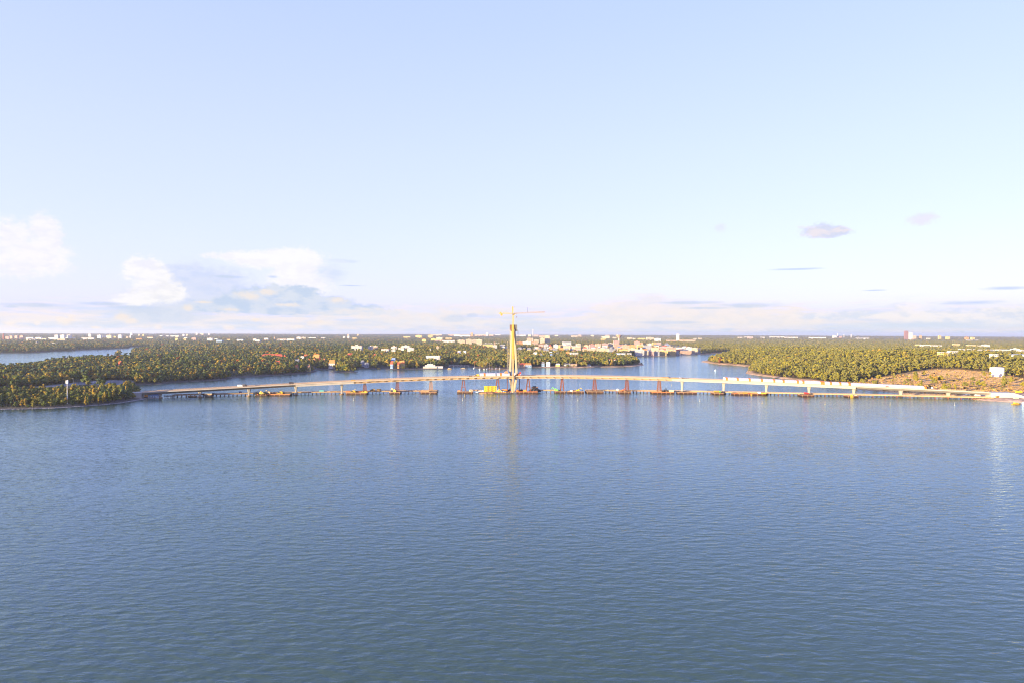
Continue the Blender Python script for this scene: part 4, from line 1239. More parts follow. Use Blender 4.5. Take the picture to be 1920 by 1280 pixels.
T = empty('orange_canopy', q, a, 'orange canopy on top of the white tents next to the left pylon leg', 'canopy')
MB().prism([(-2.6, 0), (2.6, 0), (2.0, 1.7), (0, 2.6), (-2.0, 1.7)], -2.5, 2.5).build('roof', mat('orange_brown', (.5, .22, .09), .8), T)
MB().bar((0, 0, 2.62), (0, 0, 3.6), .3).build('finial', ORANGE, T)
deck_thing(excavator, 967.5, -5, DARKSTEEL, 'dark excavator on the deck directly right of the pylon leg', 1.0, turn=.4)['group'] = 'excavators on the work platforms'
q, a = dpos(975, -4)
T = empty('concrete_skip', q, a, 'red and white hopper standing on the deck right of the pylon', 'hopper')
MB().box(-1.3, 1.3, -1.2, 1.2, 0, 3.2).build('stand', WHITEP, T); MB().prism([(-1.4, 3.22), (1.4, 3.22), (.6, 6.2), (-.6, 6.2)], -1.2, 1.2).build('hopper', RED, T)
deck_thing(truck, 971, -6, ORANGE, RUST, 'rust-orange truck on the deck right of the pylon beside the red and white hopper', 5)
deck_thing(stack, 1246, -4, OCHRE, 'ochre formwork left of the dark gap at the right deck joint', 10, 7, 4, 'formwork_stack', .35)
deck_thing(stack, 1263, -4, OCHRE, 'ochre formwork right of the dark gap at the right deck joint', 12, 7, 3, 'formwork_stack', .35)
deck_thing(stack, 1254.5, -4, DARKSTEEL, 'dark steel piece in the gap at the right deck joint', 3, 8, 4, 'girder_bundle', .4)
for x, m, lb in [(1276, WHITEP, 'white car on the deck right of the right joint'), (1281, DARKSTEEL, 'dark car on the deck above the first right pier')]: deck_thing(car, x, 2, m, lb)
deck_thing(truck, 1741, -2, WHITEP, DARKSTEEL, 'dark lorry with a white cab on the deck right of the long tent tunnel', 9)
deck_thing(car, 1737, 3, DARKSTEEL, 'dark car beside the lorry right of the long tent tunnel')
for x, lb in [(1816, 'dark car on the low deck near the right shore'), (1821, 'second dark car behind it on the low deck near the right shore')]: deck_thing(car, x, 3, DARKSTEEL, lb)
# ------------------------------------------------------------------ buoys, boats, marks on the water
def buoy(x, y, m, label):
    g = G(x, y)
    T = empty('spar_buoy', g, 0, label, 'buoy', 'spar buoys floating in front of the bridge')
    MB().cone((0, 0, -.5), (0, 0, .6), .5, .5, 10).build('float', m, T)
    MB().cone((0, 0, .62), (0, 0, 3.0), .22, .15, 8).build('spar', m, T)
    MB().cone((0, 0, 3.02), (0, 0, 3.6), .28, .1, 8).build('top_mark', m, T)
PALEY = mat('pale_yellow_buoy', (.34, .28, .12), .6)
BUOYW = mat('buoy_white', (.34, .33, .31), .6)
for x, y, m, lb in [(486, 751, PALEY, 'pale yellow spar buoy in front of the loaded platform, leftmost of all'), (663, 750, BUOYW, 'white spar buoy in front of the yellow-framed platform'),
        (805, 739.5, BUOYW, 'white buoy close to the right end of the left jetty'), (801, 749.5, BUOYW, 'small white buoy in open water below the tan tower'),
        (871, 742, PALEY, 'cream buoy in the reflection of the lone red trestle'), (867.5, 750, BUOYW, 'white buoy further out below the lone red trestle'),
        (969.5, 749.5, PALEY, 'pale buoy in front of the pylon'), (1083.5, 750.5, BUOYW, 'white buoy in front of the rubble barge'),
        (1193, 751, mat('pink_buoy', (.36, .17, .14), .6), 'pink spar buoy in front of the right steel deck'), (1255, 751.5, BUOYW, 'small white buoy below the right deck joint'),
        (1312, 752, BUOYW, 'white spar buoy right of the first right pier'), (1429, 755.5, PALEY, 'yellow spar buoy below the third right pier'),
        (1547, 757.5, PALEY, 'cream spar buoy below the row of tents'), (1669, 758.5, PALEY, 'yellow-green spar buoy below the long tent tunnel'),
        (1790, 759, BUOYW, 'white spar buoy near the right shore'), (1087.5, 720.5, BUOYW, 'white spar buoy seen under the bridge, left one behind it'), (1259.5, 722.5, PALEY, 'yellow-white spar buoy seen under the bridge, right one behind it')]:
    buoy(x, y, m, lb)
def motorboat(g, rz, hm, label, L_=8.0, cabin=True, cm=None):
    T = empty('motor_boat', g, rz, label, 'boat')
    w = L_ * .17
    mb = MB()
    st = [(-L_ / 2, w * .9, .9), (-L_ * .1, w, .95), (L_ * .25, w * .8, 1.1), (L_ / 2, .06, 1.4)]
    vs = []
    for xx, ww, hh in st: vs += [(xx, -ww, hh), (xx, -ww * .6, -.4), (xx, ww * .6, -.4), (xx, ww, hh)]
    fs = [(i * 4 + j, i * 4 + (j + 1) % 4, i * 4 + 4 + (j + 1) % 4, i * 4 + 4 + j) for i in range(3) for j in range(4)] + [(3, 2, 1, 0), (12, 13, 14, 15)]
    mb.add(vs, fs).build('hull', hm, T)
    if cabin:
        cb_ = MB().prism([(-L_ * .3, 1.0), (L_ * .2, 1.1), (L_ * .1, 2.5), (-L_ * .25, 2.6)], -w * .75, w * .75).build('cabin', cm or WHITEP, T)
        MB().prism([(-L_ * .22, 1.6), (L_ * .12, 1.65), (L_ * .08, 2.2), (-L_ * .2, 2.2)], -w * .78, w * .78).build('window', GLASS, cb_)
    return T
def sailboat(g, rz, label, h=13, m=None):
    T = motorboat(g, rz, m or WHITEP, label, 9, False)
    T.name = 'sail_boat'; T['category'] = 'sailboat'; T['group'] = 'sailing boats moored in the small harbour'
    MB().prism([(-2.4, 1.0), (1.8, 1.1), (1.4, 1.6), (-2.2, 1.6)], -.8, .8).build('cabin', WHITEP, T)
    MB().cone((.5, 0, 1.62), (.5, 0, h), .16, .10, 6).build('mast', mat('pale_mast', (.62, .50, .45), .5), T)
    MB().bar((.5, 0, 2.6), (-3.4, 0, 2.6), .2).build('boom', mat('pale_mast', (.62, .50, .45), .5), T)
motorboat(G(1341, 694), 2.0, WHITEP, 'small white motor boat alone on the water behind the bridge', 4.5)
c = G(1905.5, 757.5)
T = motorboat(c, .05, OCHRE, 'yellow ferry boat moored at the right shore', 11, True, YELLOW)
motorboat(G(1921, 757), .1, WHITEP, 'white boat at the right edge beside the yellow ferry', 8)
motorboat(G(710, 691.2), .1, OCHRE, 'yellow-brown motor boat at the shore below the grey house', 9, True, YELLOW)
motorboat(G(843, 691.2), .0, OCHRE, 'cream motor yacht beside the white pavilion', 12, True, mat('cream_paint', (.62, .50, .30), .6))
motorboat(G(869, 690.8), .05, EARTH, 'long brown boat with a cream cabin in the harbour mouth', 17, True, mat('cream_paint', (.62, .50, .30), .6))
for i, (x, y, h) in enumerate([(889.5, 689.6, 9), (899.5, 691.7, 15), (907.5, 691.8, 18), (913.5, 691.6, 19), (917.5, 691.4, 17), (922.5, 691.2, 17), (930, 691.3, 10), (937, 691.2, 8)]):
    sailboat(G(x, y), 1.2 + .2 * (i % 3), 'white sailing boat in the small harbour, %s mast from the left' % ordinal(i), h)
T = empty('harbour_pier', G(928, 691.6), 0, 'low wooden pier in front of the sailing boats', 'pier')
MB().box(-34, 34, -2, 1.5, .5, 1.1).build('deck', EARTH, T)
for i in range(9): MB().cone((-32 + i * 8, -1.5, -2), (-32 + i * 8, -1.5, 1.3), .3, .3, 6).build('pile', BARK, T)
T = empty('footbridge', G(861, 687.2), 0, 'low white footbridge over the channel behind the harbour', 'bridge')
MB().box(-26, 26, -2, 2, 2.6, 3.6).build('deck', mat('cream_bridge', (.6, .5, .38), .7), T)
for i in range(6): MB().box(-24.5 + i * 9.6 - .7, -24.5 + i * 9.6 + .7, -1.6, 1.6, -2, 2.58).build('pier', CONCRETE, T)
mb = MB()
for i in range(14): mb.box(-26 + i * 4 - .1, -26 + i * 4 + .1, -1.95, -1.8, 3.62, 4.7)
mb.box(-26, 26, -1.95, -1.8, 4.72, 4.85)
mb.build('railing', WHITEP, T)
g = G(254.5, 729.3); g.z = 1.5
T = empty('daymark', (g.x, g.y, 1.0), 0, 'orange-red and white navigation beacon behind the tip of the near left headland', 'beacon')
MB().box(-.9, .9, -.9, .9, 0, 2.2).build('base', WHITEP, T); MB().box(-.8, .8, -.8, .8, 2.22, 4.4).build('board', mat('beacon_red', (.62, .12, .05), .6), T)
MB().cone((0, 0, 4.42), (0, 0, 5.4), .5, .1, 8).build('lantern', RED, T)
# mobile phone mast on the headland
g = G(126.2, 757.2, 1.5); g.z = tz(g.x, g.y) - .1
T = empty('phone_mast', g, 0, 'tall white mobile phone mast with antenna drums on the near left headland', 'mast')
hm = P(126.4, 711, g.y).z - g.z
MB().cone((0, 0, 0), (0, 0, hm - 4), .48, .30, 10).build('pole', mat('galvanised_white', (.66, .64, .60), .5), T)
MB().cone((0, 0, hm * .62), (0, 0, hm * .62 + .5), 1.1, 1.1, 12).build('work_platform', GREYBOX, T)
for i, a in enumerate((-2.3, -.5, 1.4)):
    MB().bar((math.cos(a) * .9, math.sin(a) * .9, hm - 4.4), (math.cos(a) * .9, math.sin(a) * .9, hm - .8), .95).build('antenna', WHITEP, T)
MB().cone((0, 0, hm - 3.98), (0, 0, hm), .22, .08, 6).build('tip', WHITEP, T)
g = G(137.3, 727, 1.5); g.z = tz(g.x, g.y) - .1
T = empty('light_pole', g, 0, 'thin grey lighting pole on the causeway behind the phone mast', 'light pole')
MB().cone((0, 0, 0), (0, 0, 11), .22, .12, 6).build('pole', mat('grey_steel', (.25, .25, .26), .6), T)
MB().bar((0, 0, 10.9), (-1.8, 0, 11.1), .2).build('lamp_head', WHITEP, T)
for i, (x, y) in enumerate([(175.5, 719.6), (178, 719.5), (194.5, 719), (197, 718.8)]):
    g = G(x, y, 2); g.z = tz(g.x, g.y)
    car((g.x, g.y, g.z), .2, WHITEP, 'white vehicle parked on the causeway, %s from the left' % ordinal(i))['group'] = 'white vehicles on the causeway'

# ------------------------------------------------------------------ buildings
BCOL = {'white': (.62, .59, .54), 'cream': (.56, .46, .30), 'tan': (.55, .38, .24), 'pink': (.50, .31, .25), 'yellow': (.60, .44, .14), 'grey': (.36, .36, .38),
        'blue': (.25, .38, .55), 'peach': (.56, .36, .23), 'red': (.48, .13, .07), 'orange': (.62, .28, .08), 'brown': (.26, .13, .10)}
RCOL = {'red': (.42, .085, .04), 'orange': (.55, .20, .06), 'grey': (.16, .165, .18), 'pale': (.55, .53, .50), 'blue': (.14, .20, .34), 'brown': (.2, .11, .07)}
for n_, c_ in RCOL.items(): mat('roof_' + n_, c_, .8, noise=.15, nscale=.3)
for n_, c_ in BCOL.items(): mat('wall_' + n_, tuple(v * .78 for v in c_), .8, noise=.06, nscale=.15)
PANE = mat('window_band', (.10, .10, .12), .3, noise=.1, spec=.5)
FOOT = []          # building footprints the trees keep clear of
_rs = np.geomspace(780, 24000, 900)
def canopy_point(x, y, trees=11.0):
    d = ray(x, y)
    X = d[0] * _rs; Y = _rs; Z = CAM_H + d[2] * _rs
    sd = land_sd(X, Y); t = terrain(X, Y, sd) + np.where(sd > 12, trees, 0)
    hit = np.where((Z <= t) & (sd > 0))[0]
    if len(hit) == 0: i = int(np.argmin(np.abs(y * 0 + Z - t)))
    else: i = hit[0]
    return float(X[i]), float(Y[i]), float(t[i] - (trees if sd[i] > 12 else 0))
def add_building(x0, x1, yt, yb, wall, roof, kind, label, yaw=None, trees=11.0, depth=None, group=None, floors=True):
    X, Y, z0 = canopy_point((x0 + x1) / 2, yb, trees)
    if kind == 'slab' and yb < 640: yt += .5
    w = (x1 - x0) / 1280 * Y
    ztop = P((x0 + x1) / 2, yt, Y).z
    H = max(3.0, ztop - z0 + .5)
    if yaw is None: yaw = random.Random(int(x0 * 7 + yb * 13)).uniform(-.22, .12)
    dp = depth or max(8.0, min(w * .55, 16.0 + Y * .001))
    w = w / (math.cos(yaw) + abs(math.sin(yaw)) * dp / max(w, 1) * .8)
    nm = {'house': 'house', 'tower': 'tower_block', 'block': 'apartment_block', 'slab': 'long_building', 'chimney': 'chimney'}[kind]
    T = empty(nm, (X, Y + dp / 2, z0 - .5), yaw, label, {'house': 'house', 'tower': 'tower block', 'block': 'apartment block', 'slab': 'building', 'chimney': 'chimney'}[kind], group)
    FOOT.append((X, Y + dp / 2, w / 2 + 5 + Y * .0008, dp / 2 + 7 + Y * .001))
    wm = MATS['wall_' + wall]; rm = MATS['roof_' + roof]
    if kind == 'chimney':
        MB().cone((0, 0, 0), (0, 0, H), w * .5, w * .36, 12).build('stack', wm, T)
        MB().cone((0, 0, H + .02), (0, 0, H + 2), w * .39, w * .39, 12).build('rim', rm, T); return T
    if kind == 'house':
        hw = H * .6
        MB().box(-w / 2, w / 2, -dp / 2, dp / 2, 0, hw).build('wall', wm, T)
        mb = MB()
        gable_front = (int(x0) % 3 == 0)
        e = .5
        if gable_front: mb.prism([(-w / 2 - e, hw + .02), (w / 2 + e, hw + .02), (0, H)], -dp / 2 - e, dp / 2 + e)
        else: mb.add([(-w / 2 - e, -dp / 2 - e, hw + .02), (w / 2 + e, -dp / 2 - e, hw + .02), (w / 2 + e, dp / 2 + e, hw + .02), (-w / 2 - e, dp / 2 + e, hw + .02), (-w / 2 * .8, 0, H), (w / 2 * .8, 0, H)],
                     [(0, 3, 2, 1), (0, 1, 5, 4), (2, 3, 4, 5), (1, 2, 5), (3, 0, 4)])
        rf = mb.build('roof', rm, T)
        MB().box(w * .12, w * .12 + .9, dp * .1, dp * .1 + .9, H - 1.6, H + .7).build('chimney', MATS['roof_brown'], rf)
        for i in range(max(2, int(w / 4.5))):
            xx = -w / 2 + (i + .5) * w / max(2, int(w / 4.5))
            MB().box(xx - .7, xx + .7, -dp / 2 - .05, -dp / 2 - .002, hw * .35, hw * .75).build('window', PANE, T)
        return T
    MB().box(-w / 2, w / 2, -dp / 2, dp / 2, 0, H).build('wall', wm, T)
    rf = MB().box(-w / 2 - .25, w / 2 + .25, -dp / 2 - .25, dp / 2 + .25, H + .02, H + .7).build('roof', rm, T)
    if kind in ('tower', 'block') and w > 10:
        MB().box(-w * .15, w * .12, -dp * .2, dp * .2, H + .72, H + 3.0).build('lift_house', wm, rf)
    if floors and Y < 5200:
        nf = int(max(1, min(9, H / 3.1)))
        nb = int(max(2, min(12, w / 4.2)))
        bw = w / nb
        for fl in range(nf):
            zz = H - (fl + 1) * (H / nf) + H / nf * .28
            mb = MB()
            for i in range(nb):
                if (i * 7 + fl * 3 + int(x0)) % 9 == 0: continue
                xx = -w / 2 + (i + .5) * bw
                mb.box(xx - bw * .30, xx + bw * .30, -dp / 2 - .06, -dp / 2 - .002, zz, zz + H / nf * .46)
            nd = max(1, int(dp / 5))
            for i in range(nd):
                yy = -dp / 2 + (i + .5) * dp / nd
                mb.box(w / 2 + .002, w / 2 + .06, yy - 1.0, yy + 1.0, zz, zz + H / nf * .46)
            mb.build('window_row', PANE, T)
    return T
AREAS = {   # phrase, then rows: x0,x1,ytop,ybottom,wall,roof,kind,look
 'beyond the left bay': [
  (4.5, 7.6, 626, 636.5, 'red', 'brown', 'chimney', 'tall brick-red chimney'), (10, 16, 631, 635.5, 'pink', 'red', 'block', 'pink block'), (17, 23, 630, 635.3, 'peach', 'pale', 'block', 'peach block'),
  (27, 33, 629.8, 635.3, 'pink', 'pale', 'block', 'pink block'), (36.5, 43.5, 629.5, 635.6, 'pink', 'red', 'block', 'tall pink block'), (48, 63, 632, 635, 'white', 'pale', 'slab', 'low white building'),
  (49, 53, 635.6, 639, 'peach', 'pale', 'block', 'small peach block'), (55, 66, 635, 637.5, 'grey', 'grey', 'slab', 'grey shaded building'), (66, 78, 632, 635.6, 'white', 'pale', 'slab', 'white stepped building'), (78, 88, 634, 636.4, 'cream', 'pale', 'slab', 'low cream building'),
  (90, 104, 632.4, 635.6, 'white', 'pale', 'slab', 'white building under the towers'), (102, 108.5, 628, 637, 'white', 'grey', 'tower', 'white tower with a dark roof edge'), (107, 121, 634.8, 637.6, 'cream', 'pale', 'slab', 'cream base building'),
  (113, 120.5, 628, 635, 'white', 'grey', 'tower', 'white tower with a dark roof edge'), (125, 132, 628, 634.8, 'white', 'grey', 'tower', 'white tower with a dark roof edge'), (121, 139, 632.6, 634.6, 'white', 'pale', 'slab', 'long low white building'),
  (66, 71, 640, 643, 'tan', 'grey', 'house', 'tan shed'), (97, 105, 643, 645.5, 'white', 'pale', 'slab', 'low white boathouse'),
  (153, 175, 632.8, 635.4, 'white', 'pale', 'slab', 'long pale building'), (165, 170, 626.2, 632, 'white', 'pale', 'tower', 'slim white tower'), (182, 189.5, 628.3, 634, 'white', 'grey', 'tower', 'white tower'), (190, 203, 629.3, 632, 'white', 'pale', 'slab', 'white slab'),
  (200, 209, 628.6, 634.4, 'cream', 'pale', 'block', 'cream block'), (213, 217, 630.6, 633, 'yellow', 'pale', 'block', 'small yellow block'), (221, 228, 628, 634.6, 'white', 'grey', 'tower', 'white tower with a dark roof edge'),
  (236, 241, 631, 633, 'tan', 'red', 'slab', 'low tan building'), (243, 245.6, 629.6, 634, 'white', 'pale', 'tower', 'very slim white tower'), (244, 248.4, 624.4, 628.4, 'white', 'pale', 'tower', 'white tower on the skyline'), (255, 266, 634, 636, 'orange', 'orange', 'slab', 'long orange-roofed building'),
  (259, 262, 626.6, 630, 'cream', 'pale', 'tower', 'pale tower on the skyline'), (267, 270, 626.6, 630, 'yellow', 'pale', 'tower', 'pale yellow tower on the skyline'), (275, 288, 631.6, 633.8, 'cream', 'orange', 'slab', 'cream hall')],
 'beyond the left woods': [
  (299, 305, 628.8, 630.4, 'white', 'pale', 'slab', 'low white building'), (311, 316, 628.8, 630.6, 'white', 'pale', 'slab', 'low white building'), (319, 336, 629, 631, 'white', 'red', 'slab', 'long white building'), (342, 346, 627, 631, 'white', 'pale', 'block', 'white block'),
  (348.5, 352, 626.8, 629.8, 'cream', 'pale', 'block', 'cream block'), (345, 352, 632, 634, 'white', 'red', 'slab', 'white building with red roof'), (328, 334, 634.6, 637.4, 'yellow', 'pale', 'slab', 'yellow building'), (329, 334, 631, 633, 'yellow', 'orange', 'slab', 'small yellow building'),
  (343, 349, 635, 637.6, 'yellow', 'pale', 'slab', 'bright yellow building'), (359, 367, 633.4, 637.6, 'pink', 'pale', 'block', 'pink block'), (388, 398, 634, 638.2, 'white', 'pale', 'block', 'white stepped block'), (367, 370.4, 624.2, 627.2, 'white', 'pale', 'block', 'white block on the skyline'),
  (375, 381.5, 624.8, 627.4, 'cream', 'orange', 'slab', 'cream block on the skyline'), (390.5, 393, 625, 627.2, 'white', 'pale', 'block', 'small white block on the skyline'), (402, 408, 634.4, 636.4, 'white', 'grey', 'slab', 'white building'), (405, 417, 637.6, 641, 'blue', 'blue', 'slab', 'blue-grey hall'),
  (425, 431.5, 635.4, 638, 'yellow', 'orange', 'slab', 'yellow building'), (444, 456, 635.6, 638.8, 'white', 'blue', 'slab', 'white building'), (474, 481, 635.4, 639, 'white', 'red', 'block', 'white block'), (478, 487, 637, 640, 'white', 'grey', 'slab', 'white hall with grey roof'),
  (495, 503, 634.2, 637.2, 'white', 'pale', 'block', 'white block'), (513.4, 515.8, 632.6, 637, 'tan', 'brown', 'tower', 'small tan tower'), (520, 536, 635, 638, 'white', 'red', 'slab', 'long white building with red roof'), (537, 553, 635, 637.8, 'white', 'pale', 'slab', 'long white building'),
  (556, 564, 632, 635.4, 'white', 'pale', 'block', 'white block'), (564.5, 573, 632.2, 635, 'cream', 'pale', 'block', 'cream block'), (577, 592, 632.2, 634, 'white', 'pale', 'slab', 'low white strip building'), (602, 610, 632.6, 634.4, 'white', 'pale', 'slab', 'low white building'),
  (643, 646.5, 631, 633.6, 'white', 'grey', 'block', 'small white block'), (651, 655, 631.4, 634, 'white', 'pale', 'block', 'white block'), (651, 654.5, 627.6, 630, 'tan', 'red', 'block', 'tan block'), (660, 668.5, 632.6, 635, 'yellow', 'pale', 'slab', 'pale yellow building'), (669.6, 672.4, 626.8, 629.4, 'yellow', 'pale', 'tower', 'yellow tower near the skyline')],
 'on the wooded left shore': [
  (488, 530, 663.4, 667.8, 'pink', 'red', 'house', 'long pink building with a bright red roof'), (473, 486, 664.6, 667, 'white', 'grey', 'house', 'low white building'), (531, 537, 664.4, 668.6, 'orange', 'red', 'house', 'orange house'), (551, 561, 672.4, 676.6, 'grey', 'grey', 'house', 'grey-roofed house'),
  (562, 569.5, 667.4, 671.4, 'yellow', 'pale', 'house', 'pale yellow house'), (569, 577, 664, 667, 'red', 'red', 'house', 'red house behind the yellow one'), (586, 599, 663.8, 671.4, 'brown', 'orange', 'house', 'large dark house with an orange roof'), (576, 583, 671, 675, 'pink', 'red', 'house', 'pink house with a red roof'),
  (584.5, 591, 671.8, 675.4, 'yellow', 'orange', 'house', 'yellow house with an orange roof'), (597, 601, 671, 675, 'yellow', 'red', 'house', 'small yellow house'), (603.5, 611, 670.5, 675, 'orange', 'orange', 'house', 'orange house'), (575.5, 581, 683, 687.6, 'yellow', 'brown', 'house', 'yellow house near the inlet'),
  (553, 557.6, 683.4, 686.2, 'white', 'red', 'house', 'tiny white house'), (585, 588.4, 686, 689, 'white', 'brown', 'house', 'small white boathouse'), (616, 627.5, 674.2, 684.5, 'white', 'orange', 'house', 'white house with a big orange roof'), (515, 524, 676, 681, 'grey', 'red', 'house', 'grey house with a dull red roof'), (220.5, 226, 676.6, 682.6, 'white', 'red', 'house', 'lone white house with a red roof')],
 'in woods left of the pylon': [
  (650.5, 661, 662, 666.6, 'white', 'red', 'house', 'low house with a bright red roof'), (658.4, 678, 648, 656.6, 'white', 'red', 'block', 'big white building with a red roof'), (690, 699, 649.4, 656.5, 'white', 'pale', 'block', 'white block'), (699, 708, 649, 656, 'tan', 'pale', 'block', 'tan block'), (702, 709, 657.2, 659, 'grey', 'grey', 'slab', 'low grey building'),
  (715, 729, 653.8, 658.6, 'white', 'red', 'slab', 'low white building'), (733.5, 744, 650, 655, 'white', 'blue', 'block', 'white block with bluish roof'), (734, 741, 655.4, 659.6, 'white', 'pale', 'slab', 'white annex'), (747, 758, 652, 656.8, 'white', 'red', 'block', 'white wing with a red roof'), (753, 768, 648.4, 655, 'white', 'pale', 'block', 'large white building'), (763, 775.6, 652.6, 660, 'white', 'pale', 'block', 'white block with sunlit face'),
  (676, 682.5, 675, 679, 'grey', 'grey', 'house', 'grey house'), (683, 691, 679, 686.4, 'grey', 'grey', 'house', 'grey gabled house near the shore'), (733, 742, 670.4, 675.4, 'blue', 'blue', 'house', 'blue-roofed house'), (731.5, 737, 676.6, 686.4, 'blue', 'red', 'house', 'narrow blue house with a red roof'), (748, 758.6, 675.6, 686.6, 'yellow', 'orange', 'house', 'yellow house with a tall orange roof'), (700, 704, 663, 667, 'red', 'red', 'house', 'little red house'), (745, 748.5, 678, 682, 'orange', 'red', 'house', 'small orange house beside the yellow one'),
  (817.5, 823.4, 649.2, 656.4, 'cream', 'orange', 'tower', 'small cream tower'), (805.6, 807.6, 654, 659, 'white', 'pale', 'tower', 'thin white spire'), (857.4, 864, 657.4, 661.6, 'yellow', 'pale', 'house', 'yellow house'), (868.6, 874, 657, 662, 'grey', 'pale', 'house', 'grey house with pale roof'), (798.5, 825, 667.2, 672.8, 'white', 'pale', 'slab', 'long white villa')],
 'in the suburb left of the pylon': [
  (756, 769, 630.4, 633, 'yellow', 'pale', 'slab', 'yellowish building'), (779, 791, 628.6, 632.8, 'yellow', 'red', 'block', 'red-roofed yellow block'), (791, 799, 636, 641, 'yellow', 'orange', 'block', 'yellow block'), (802, 811, 628, 632.6, 'yellow', 'pale', 'block', 'yellow stepped block'), (808, 829, 626.8, 628.8, 'peach', 'pale', 'slab', 'long peach strip'), (808, 817, 634.6, 638, 'yellow', 'orange', 'block', 'yellow block'), (818, 830, 632.6, 638.2, 'cream', 'pale', 'block', 'cream block'), (816, 828, 636, 640.6, 'peach', 'orange', 'block', 'peach block'),
  (835, 847, 632.8, 635.8, 'yellow', 'pale', 'slab', 'yellow building'), (829, 853, 638, 641.6, 'white', 'red', 'slab', 'long white building'), (840, 862, 626.8, 629, 'peach', 'pale', 'slab', 'long peach strip'), (851, 882, 627.6, 630.4, 'white', 'pale', 'slab', 'long white strip'), (882.6, 886.8, 624, 631, 'orange', 'brown', 'tower', 'orange-brown water tower'), (858, 865, 637.6, 643, 'cream', 'pale', 'block', 'cream block'), (862, 873, 638, 646.5, 'peach', 'pale', 'block', 'peach block'), (873, 884.5, 636.4, 646.6, 'cream', 'pale', 'tower', 'tall cream block'), (885, 893, 636.8, 643.6, 'cream', 'pale', 'block', 'cream block'), (893, 904, 637, 648, 'cream', 'pale', 'tower', 'tall ribbed cream block'),
  (890, 911, 627, 629.8, 'peach', 'pale', 'slab', 'long peach strip'), (911, 915.2, 624, 629.4, 'white', 'pale', 'tower', 'white tower near the skyline'), (917, 925.5, 626.8, 629.6, 'peach', 'pale', 'slab', 'peach slab'), (928, 938.5, 626.8, 629.6, 'white', 'pale', 'slab', 'white slab'), (909, 939, 643, 645, 'white', 'pale', 'slab', 'long low white building'), (905, 925, 645.2, 650, 'yellow', 'blue', 'slab', 'blue-roofed yellow hall'), (924, 932, 646.8, 653, 'white', 'grey', 'block', 'white church-like building'), (925.7, 927.2, 641, 647, 'pink', 'red', 'tower', 'thin pink spire'), (937, 947, 646, 650, 'white', 'blue', 'slab', 'white building with blue roof'), (941, 951, 649.4, 653, 'white', 'pale', 'slab', 'white building')],
 'in town right of the pylon': [
  (968, 986, 627.6, 630, 'white', 'pale', 'slab', 'long pale strip'), (990, 996, 628, 631, 'cream', 'pale', 'block', 'cream block'), (998.6, 1000.4, 617.4, 631, 'white', 'pale', 'chimney', 'slim white chimney'), (1001, 1010, 627.6, 631, 'pink', 'pale', 'slab', 'pink slab'), (1011, 1022, 629, 632.4, 'peach', 'pale', 'slab', 'peach slab'),
  (988, 996.4, 634, 640, 'peach', 'pale', 'block', 'peach block'), (997, 1000, 634.4, 641, 'pink', 'pale', 'tower', 'slim pink tower'), (1001, 1010, 637, 642.6, 'cream', 'pale', 'block', 'cream block'), (1012.6, 1021.6, 634, 644.6, 'cream', 'pale', 'tower', 'cream tower block'), (1021.8, 1031, 629.6, 644.6, 'cream', 'pale', 'tower', 'tallest cream tower block'), (969, 979.6, 641, 646, 'orange', 'orange', 'block', 'orange block'), (980, 996, 640.2, 646.4, 'white', 'pale', 'block', 'white hall'), (997, 1009, 641, 647.4, 'tan', 'orange', 'block', 'tan block'), (1010, 1020, 645.2, 648, 'pink', 'red', 'slab', 'pink slab'),
  (1020, 1029, 645.4, 650, 'grey', 'grey', 'block', 'grey block'), (1029, 1034, 645.4, 650, 'white', 'red', 'house', 'white house'), (1029, 1036, 649.4, 653, 'orange', 'orange', 'house', 'orange house'), (1038, 1047, 646, 651, 'white', 'blue', 'block', 'white block with bluish roof'), (1047, 1056, 646.6, 650.4, 'yellow', 'grey', 'slab', 'yellow building'), (1055, 1071, 641, 646, 'white', 'blue', 'slab', 'white hall with large windows'), (1056, 1070, 648, 651.6, 'cream', 'blue', 'slab', 'cream building with blue-grey roof'),
  (970, 979, 650.6, 655.6, 'cream', 'grey', 'house', 'cream house'), (980, 986, 651.6, 656, 'pink', 'grey', 'house', 'pink house'), (988, 996, 651.4, 657, 'yellow', 'grey', 'house', 'yellow house'), (999, 1006, 651, 655.6, 'pink', 'grey', 'house', 'pink house'), (1008, 1015, 651.2, 657, 'yellow', 'grey', 'house', 'yellow house'), (1018, 1029.6, 653, 659, 'yellow', 'grey', 'house', 'broad yellow house'), (1037, 1046, 652.4, 658, 'yellow', 'grey', 'house', 'yellow house'), (1048, 1057, 652, 657, 'peach', 'orange', 'house', 'peach house'), (1058, 1067, 652.4, 656.6, 'orange', 'grey', 'house', 'orange house'), (1000, 1008, 660, 664, 'white', 'pale', 'house', 'pale house half hidden by trees'), (1011, 1018, 661, 666, 'white', 'grey', 'house', 'white house half hidden by trees'), (1030, 1036, 659, 664, 'peach', 'pale', 'house', 'peach house half hidden by trees'), (1031, 1036.4, 663, 667, 'blue', 'blue', 'house', 'pale blue house half hidden by trees'), (1043, 1048, 659.6, 664, 'pink', 'grey', 'house', 'pink house half hidden by trees'), (1061, 1068, 659, 663.4, 'peach', 'orange', 'house', 'peach house half hidden by trees'), (1069, 1084, 661, 665.4, 'white', 'pale', 'slab', 'white building half hidden by trees'),
